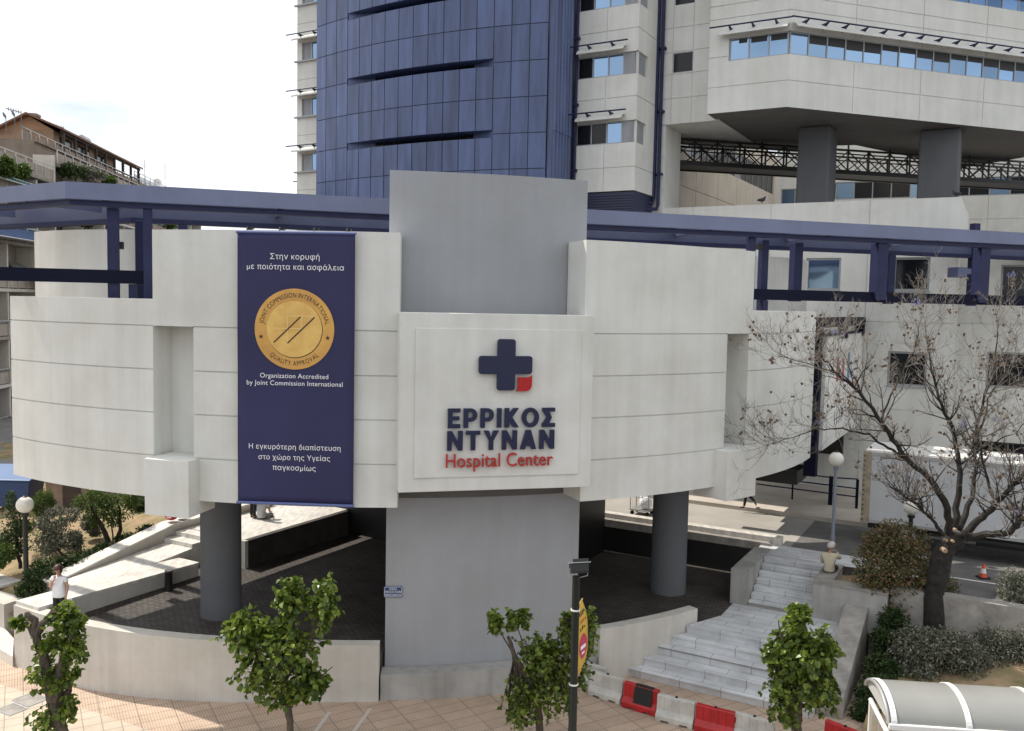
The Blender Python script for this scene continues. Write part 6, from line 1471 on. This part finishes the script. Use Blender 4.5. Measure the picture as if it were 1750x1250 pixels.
# ------------------------------------------------------------------ people
M_SKIN = mat('skin', (.45, .26, .18), .55, var=.08, vscale=20); M_SKIN2 = mat('tanned_skin', (.38, .21, .14), .55)
M_HAIRB = mat('dark_auburn_hair', (.055, .022, .016), .5, var=.35, vscale=30); M_HAIRG = mat('white_grey_hair', (.52, .49, .46), .6, var=.2, vscale=30); M_HAIRK = mat('dark_hair', (.018, .013, .011), .5)
M_BLOUSE = mat('white_blouse', (.72, .73, .75), .8, var=.06, vscale=12, bump=.5, bscale=10); M_TROUS = mat('black_trousers', (.010, .010, .013), .8); M_SHOE = mat('dark_shoe', (.03, .027, .025), .6)
M_CREAM = mat('cream_shirt', (.55, .49, .36), .85, var=.12, vscale=6, bump=.4, bscale=12); M_TEAL = mat('teal_shirt', (.02, .10, .10), .85, var=.2, vscale=8); M_GREYW = mat('pale_grey_shirt', (.50, .50, .51), .85, var=.1, vscale=6)
M_EYE = mat('dark_eye', (.02, .015, .012), .3); M_LIP = mat('lips', (.35, .12, .10), .5)
def skin(name, V_, E_, R_, m_, parent, sub=1, loc=Vector((0, 0, 0))):
    me = bpy.data.meshes.new(name); me.from_pydata([tuple(v) for v in V_], E_, []); o = bpy.data.objects.new('tmp', me); scene.collection.objects.link(o)
    mo = o.modifiers.new('s', 'SKIN'); mo.use_smooth_shade = True; mo.branch_smoothing = 0.3
    for i, d in enumerate(me.skin_vertices[0].data):
        r_ = R_[i]; d.radius = r_ if isinstance(r_, tuple) else (r_, r_); d.use_root = i == 0
    if sub: sb = o.modifiers.new('u', 'SUBSURF'); sb.levels = sub; sb.render_levels = sub
    dg = bpy.context.evaluated_depsgraph_get(); m2 = bpy.data.meshes.new_from_object(o.evaluated_get(dg)); bpy.data.objects.remove(o)
    m2.name = name; m2.materials.clear(); m2.materials.append(m_); m2.polygons.foreach_set('use_smooth', [True]*len(m2.polygons))
    ob = bpy.data.objects.new(name, m2); scene.collection.objects.link(ob); ob.parent = parent
    return ob
def person(label, loc, rz, J, top, topm, legm, hairm, skinm=None, sleeve=.55, flare=0.0, hair_long=True, group=None, scale=1.0):
    """J: joints in local space (facing -y, x to the viewer's right), parts: body, hair, eyes, shirt, trousers, two shoes"""
    skinm = skinm or M_SKIN
    r = thing('person', label, 'person', (0, 0, 0), group); J = {k: Vector(v) for k, v in J.items()}
    Vs, Es, Rs = [], [], []
    def add(p, rad, prev=None):
        Vs.append(Vector(p)); Rs.append(rad); i = len(Vs)-1
        if prev is not None: Es.append((prev, i))
        return i
    a = add(J['pel'], .105); w_ = add(J['wai'], .10, a); c_ = add(J['che'], .115, w_); nb = add(J['nb'], .062, c_); nk = add(J['nk'], .048, nb)
    hd = J['hd']; f = J['face'].normalized(); upv = (hd-J['nk']).normalized(); sd = f.cross(upv).normalized()
    h0 = add(hd-upv*.055+f*.012, .062, nk); h1 = add(hd+f*.004, (.078, .086), h0); h2 = add(hd+upv*.06-f*.008, (.074, .082), h1); add(hd+upv*.105-f*.012, .045, h2)
    add(hd+f*.108-upv*.012, .011, h1); add(hd+f*.082-upv*.085, .026, h0)
    for s_ in (1, -1): add(hd+sd*(.084*s_)-f*.012, .014, h1)
    for sdn in ('L', 'R'):
        sh = add(J['s'+sdn], .055, c_); el = J['e'+sdn]; wr = J['w'+sdn]; um = add(J['s'+sdn].lerp(el, .5), .045, sh); e_ = add(el, .037, um); fm = add(el.lerp(wr, .45), .036, e_); w2 = add(wr, .024, fm)
        d = J['h'+sdn].normalized(); sd2 = d.cross(J.get('p'+sdn, Vector((0, 1, 0)))).normalized(); pn = sd2.cross(d)
        pm = add(wr+d*.05, (.036, .02), w2); pk = add(wr+d*.085, (.038, .018), pm)
        for k, (o_, l_) in enumerate(((-.03, .062), (-.010, .074), (.011, .068), (.031, .052))):
            b0 = wr+d*.10+sd2*o_; k1 = add(b0, .0095, pk); k2 = add(b0+d*(l_*.55)-pn*.008, .0085, k1); add(b0+d*l_-pn*.026, .0075, k2)
        t1 = add(wr+d*.045-sd2*.042-pn*.006, .0115, pm); add(wr+d*.088-sd2*.062-pn*.014, .009, t1)
        hp = add(J['hip'+sdn], .085, a); k_ = add(J['k'+sdn], .056, hp); cf = add(J['k'+sdn].lerp(J['a'+sdn], .35), .056, k_); an = add(J['a'+sdn], .038, cf); add(J['t'+sdn], .03, an)
    skin('body', Vs, Es, Rs, skinm, r, 1)
    # hair
    q = MB(); i0 = len(q.v); q.ball((0, 0, 0), .122, 18, 12); keep = []
    for v in q.v: v.y *= 1.0
    ht = hd+upv*.045-f*.022
    def hv(v): 
        drop = 1.45 if (hair_long and v.z < 0) else 1.0
        return ht+sd*(v.x*.93)-f*(v.y)*1.0+upv*(v.z*drop*.98)
    vs = list(q.v); fs = [fc for fc in q.f if not all((vs[k].y < -.045 and vs[k].z < .055) for k in fc) and not (not hair_long and all(vs[k].z < -.05 for k in fc))]
    q2 = MB(); q2.v = [hv(v) for v in vs]; q2.f = fs; ho = q2.build('hair', hairm, r, smooth=True)
    q = MB()
    for s_ in (1, -1): q.ball(hd+f*.083+sd*(.032*s_)+upv*.018, .011, 8, 6)
    q.build('eyes', M_EYE, r, smooth=True)
    q = MB(); q.ball(hd+f*.088-upv*.052, .017, 8, 6, (1.3, .5, .5)); q.build('mouth', M_LIP, r, smooth=True)
    # shirt
    V2, E2, R2 = [], [], []
    def ad(p, rad, prev=None):
        V2.append(Vector(p)); R2.append(rad); i = len(V2)-1
        if prev is not None: E2.append((prev, i))
        return i
    wv = (J['wai']-J['pel']).normalized()
    a = ad(J['che'], (.160, .128)); w_ = ad(J['wai'], (.158+flare*.5, .128+flare*.4), a); p_ = ad(J['pel']+wv*(.0-flare*.6), (.175+flare, .14+flare), w_); p2_ = ad(J['pel']-wv*(.09+flare*.6), (.178+flare*1.3, .145+flare*1.3), p_); n_ = ad(J['nb']-Vector((0, 0, .015)), .085, a)
    for sdn in ('L', 'R'):
        s_ = ad(J['s'+sdn], .072, a); m_ = ad(J['s'+sdn].lerp(J['e'+sdn], min(sleeve, 1)*.6), .064+flare*.15, s_); e_ = ad(J['s'+sdn].lerp(J['e'+sdn], min(sleeve, 1.0)), .058+flare*.3, m_)
        if sleeve > 1: m2 = ad(J['e'+sdn].lerp(J['w'+sdn], .5), .047, e_); ad(J['e'+sdn].lerp(J['w'+sdn], sleeve-1), .04, m2)
    skin('shirt', V2, E2, R2, topm, r, 2)
    V2, E2, R2 = [], [], []
    a = ad(J['pel']+wv*.06, (.145, .118)); b_ = ad(J['pel'], (.150, .122), a)
    for sdn in ('L', 'R'):
        h_ = ad(J['hip'+sdn], .102, b_); m_ = ad(J['hip'+sdn].lerp(J['k'+sdn], .5), .085, h_); k_ = ad(J['k'+sdn], .069, m_); c2 = ad(J['k'+sdn].lerp(J['a'+sdn], .4), .064, k_); ad(J['a'+sdn]-(J['a'+sdn]-J['k'+sdn]).normalized()*.0, .052, c2)
    skin('trousers', V2, E2, R2, legm, r, 1)
    for sdn in ('L', 'R'):
        V2, E2, R2 = [], [], []; an, to = J['a'+sdn], J['t'+sdn]; d = (to-an); d2 = Vector((d.x, d.y, 0)) if abs(d.z) < abs(d.length*.8) else d
        a = ad(an-d.normalized()*.03-Z3*.035, .042); b_ = ad(an.lerp(to, .55)-Z3*.015, (.042, .036), a); ad(to+d.normalized()*.04, (.038, .028), b_); skin('shoe', V2, E2, R2, M_SHOE, r, 1)
    r.location = loc; r.rotation_euler = (0, 0, rz); r.scale = (scale,)*3
    return r
STAND = dict(pel=(0, 0, .93), wai=(0, 0, 1.06), che=(0, .01, 1.25), nb=(0, .015, 1.40), nk=(0, .005, 1.45), hd=(0, -.015, 1.555), face=(0, -1, -.1),
    sL=(.175, .01, 1.345), eL=(.22, .03, 1.08), wL=(.225, -.05, .86), hL=(0, -.15, -1), pL=(-1, 0, 0), sR=(-.175, .01, 1.345), eR=(-.22, .03, 1.08), wR=(-.225, -.05, .86), hR=(0, -.15, -1), pR=(1, 0, 0),
    hipL=(.09, 0, .89), kL=(.092, -.012, .49), aL=(.09, .02, .08), tL=(.10, -.13, .035), hipR=(-.09, 0, .89), kR=(-.092, -.012, .49), aR=(-.09, .02, .08), tR=(-.10, -.13, .035))
wj = dict(STAND); wj.update(eR=(-.20, -.10, 1.10), wR=(-.045, -.185, 1.30), hR=(.35, .25, 1), pR=(0, 1, -.2), hd=(.0, -.035, 1.545), face=(.25, -1, -.45), wL=(.235, -.06, .87))
wloc_ = at_y(101, 1000, 22.75); wloc_.z = fz(wloc_.dot(U))
wp = person('woman in white blouse with auburn hair raising a hand to her face by the ledge', wloc_, math.radians(-8), wj, None, M_BLOUSE, M_TROUS, M_HAIRB, sleeve=.42, flare=.045, scale=1.0)
wh = Matrix.Rotation(math.radians(-8), 3, 'Z') @ (Vector((.235, -.08, .76))*1.0)+wloc_
bt = thing('water_bottle', 'pale blue bottle held by the woman in the white blouse', 'bottle', wh)
Mx = Matrix.Rotation(math.radians(75), 3, 'Y'); q = MB(); q.lathe([(.03, -.04), (.036, -.03), (.036, .10), (.015, .14), (.014, .155)], (0, 0, 0), 14); q.v = [Mx @ v+wh for v in q.v]; q.build('flask', mat('pale_blue_plastic', (.36, .44, .55), .3), bt, smooth=True)
q = MB(); q.lathe([(.017, .155), (.017, .18)], (0, 0, 0), 10); q.v = [Mx @ v+wh for v in q.v]; q.build('bottle_cap', M_LETTERW, bt)
SIT = dict(pel=(0, .02, .11), wai=(0, .05, .24), che=(0, .04, .44), nb=(0, .01, .585), nk=(0, -.01, .63), hd=(0, -.045, .735), face=(0, -1, -.25),
    sL=(.18, .02, .52), eL=(.23, -.10, .27), wL=(.13, -.30, .17), hL=(-.2, -1, -.1), pL=(0, 0, 1), sR=(-.18, .02, .52), eR=(-.23, -.10, .27), wR=(-.13, -.30, .17), hR=(.2, -1, -.1), pR=(0, 0, 1),
    hipL=(.095, -.02, .09), kL=(.12, -.44, .07), aL=(.12, -.42, -.36), tL=(.13, -.57, -.40), hipR=(-.095, -.02, .09), kR=(-.12, -.44, .07), aR=(-.12, -.42, -.36), tR=(-.13, -.57, -.40))
sj = dict(SIT); sj.update(eR=(-.25, -.16, .40), wR=(-.10, -.24, .62), hR=(.5, .0, 1), pR=(0, 1, 0), hd=(-.02, -.05, .735), face=(-.5, -1, -.1))
person('white haired man in a cream shirt sitting on the planter wall, seen from behind', S(-4.36, 27.35, 2.14)+Vector((.0, 0, 0)), math.radians(150), sj, None, M_CREAM, M_TROUS, M_HAIRG, M_SKIN2, sleeve=1.7, hair_long=False, scale=1.05)
lj = dict(SIT); lj.update(wL=(.30, -.12, .06), eL=(.28, .0, .28), hL=(.1, -.6, -.6), pL=(0, 0, 1), che=(.0, -.03, .43), nb=(0, -.09, .57), nk=(0, -.12, .61), hd=(0, -.17, .71), sL=(.18, -.05, .51), sR=(-.18, -.05, .51))
p1 = at_z(446, 888, UP+.0); person('person in pale grey shirt sitting bent forward on the marble terrace', Vector((p1.x, p1.y+.1, UP+.015)), math.radians(165), lj, None, M_GREYW, mat('grey_trousers', (.30, .31, .32), .85), M_HAIRK, M_SKIN2, sleeve=.5, hair_long=False, scale=1.08)
p1 = at_z(428, 889, UP+.0); person('person in teal top and dark trousers standing on the marble terrace', Vector((p1.x+.02, p1.y+.25, UP+.005)), math.radians(140), STAND, None, M_TEAL, M_TROUS, M_HAIRK, M_SKIN2, sleeve=.5, hair_long=False)
pj = dict(STAND); pj.update(kL=(.09, -.16, .50), aL=(.09, -.22, .09), tL=(.09, -.37, .055), kR=(-.09, .03, .50), aR=(-.09, .34, .22), tR=(-.09, .40, .09), eL=(.22, .14, 1.10), wL=(.22, .16, .86), eR=(-.22, -.10, 1.10), wR=(-.22, -.26, .92))
p1 = at_z(1276, 868, UP+.15); person('person in black trousers striding along the sunlit far pavement', Vector((p1.x+.05, p1.y, UP+.15)), math.radians(-75), pj, None, M_TEAL, M_TROUS, M_HAIRK, sleeve=.5, hair_long=False)
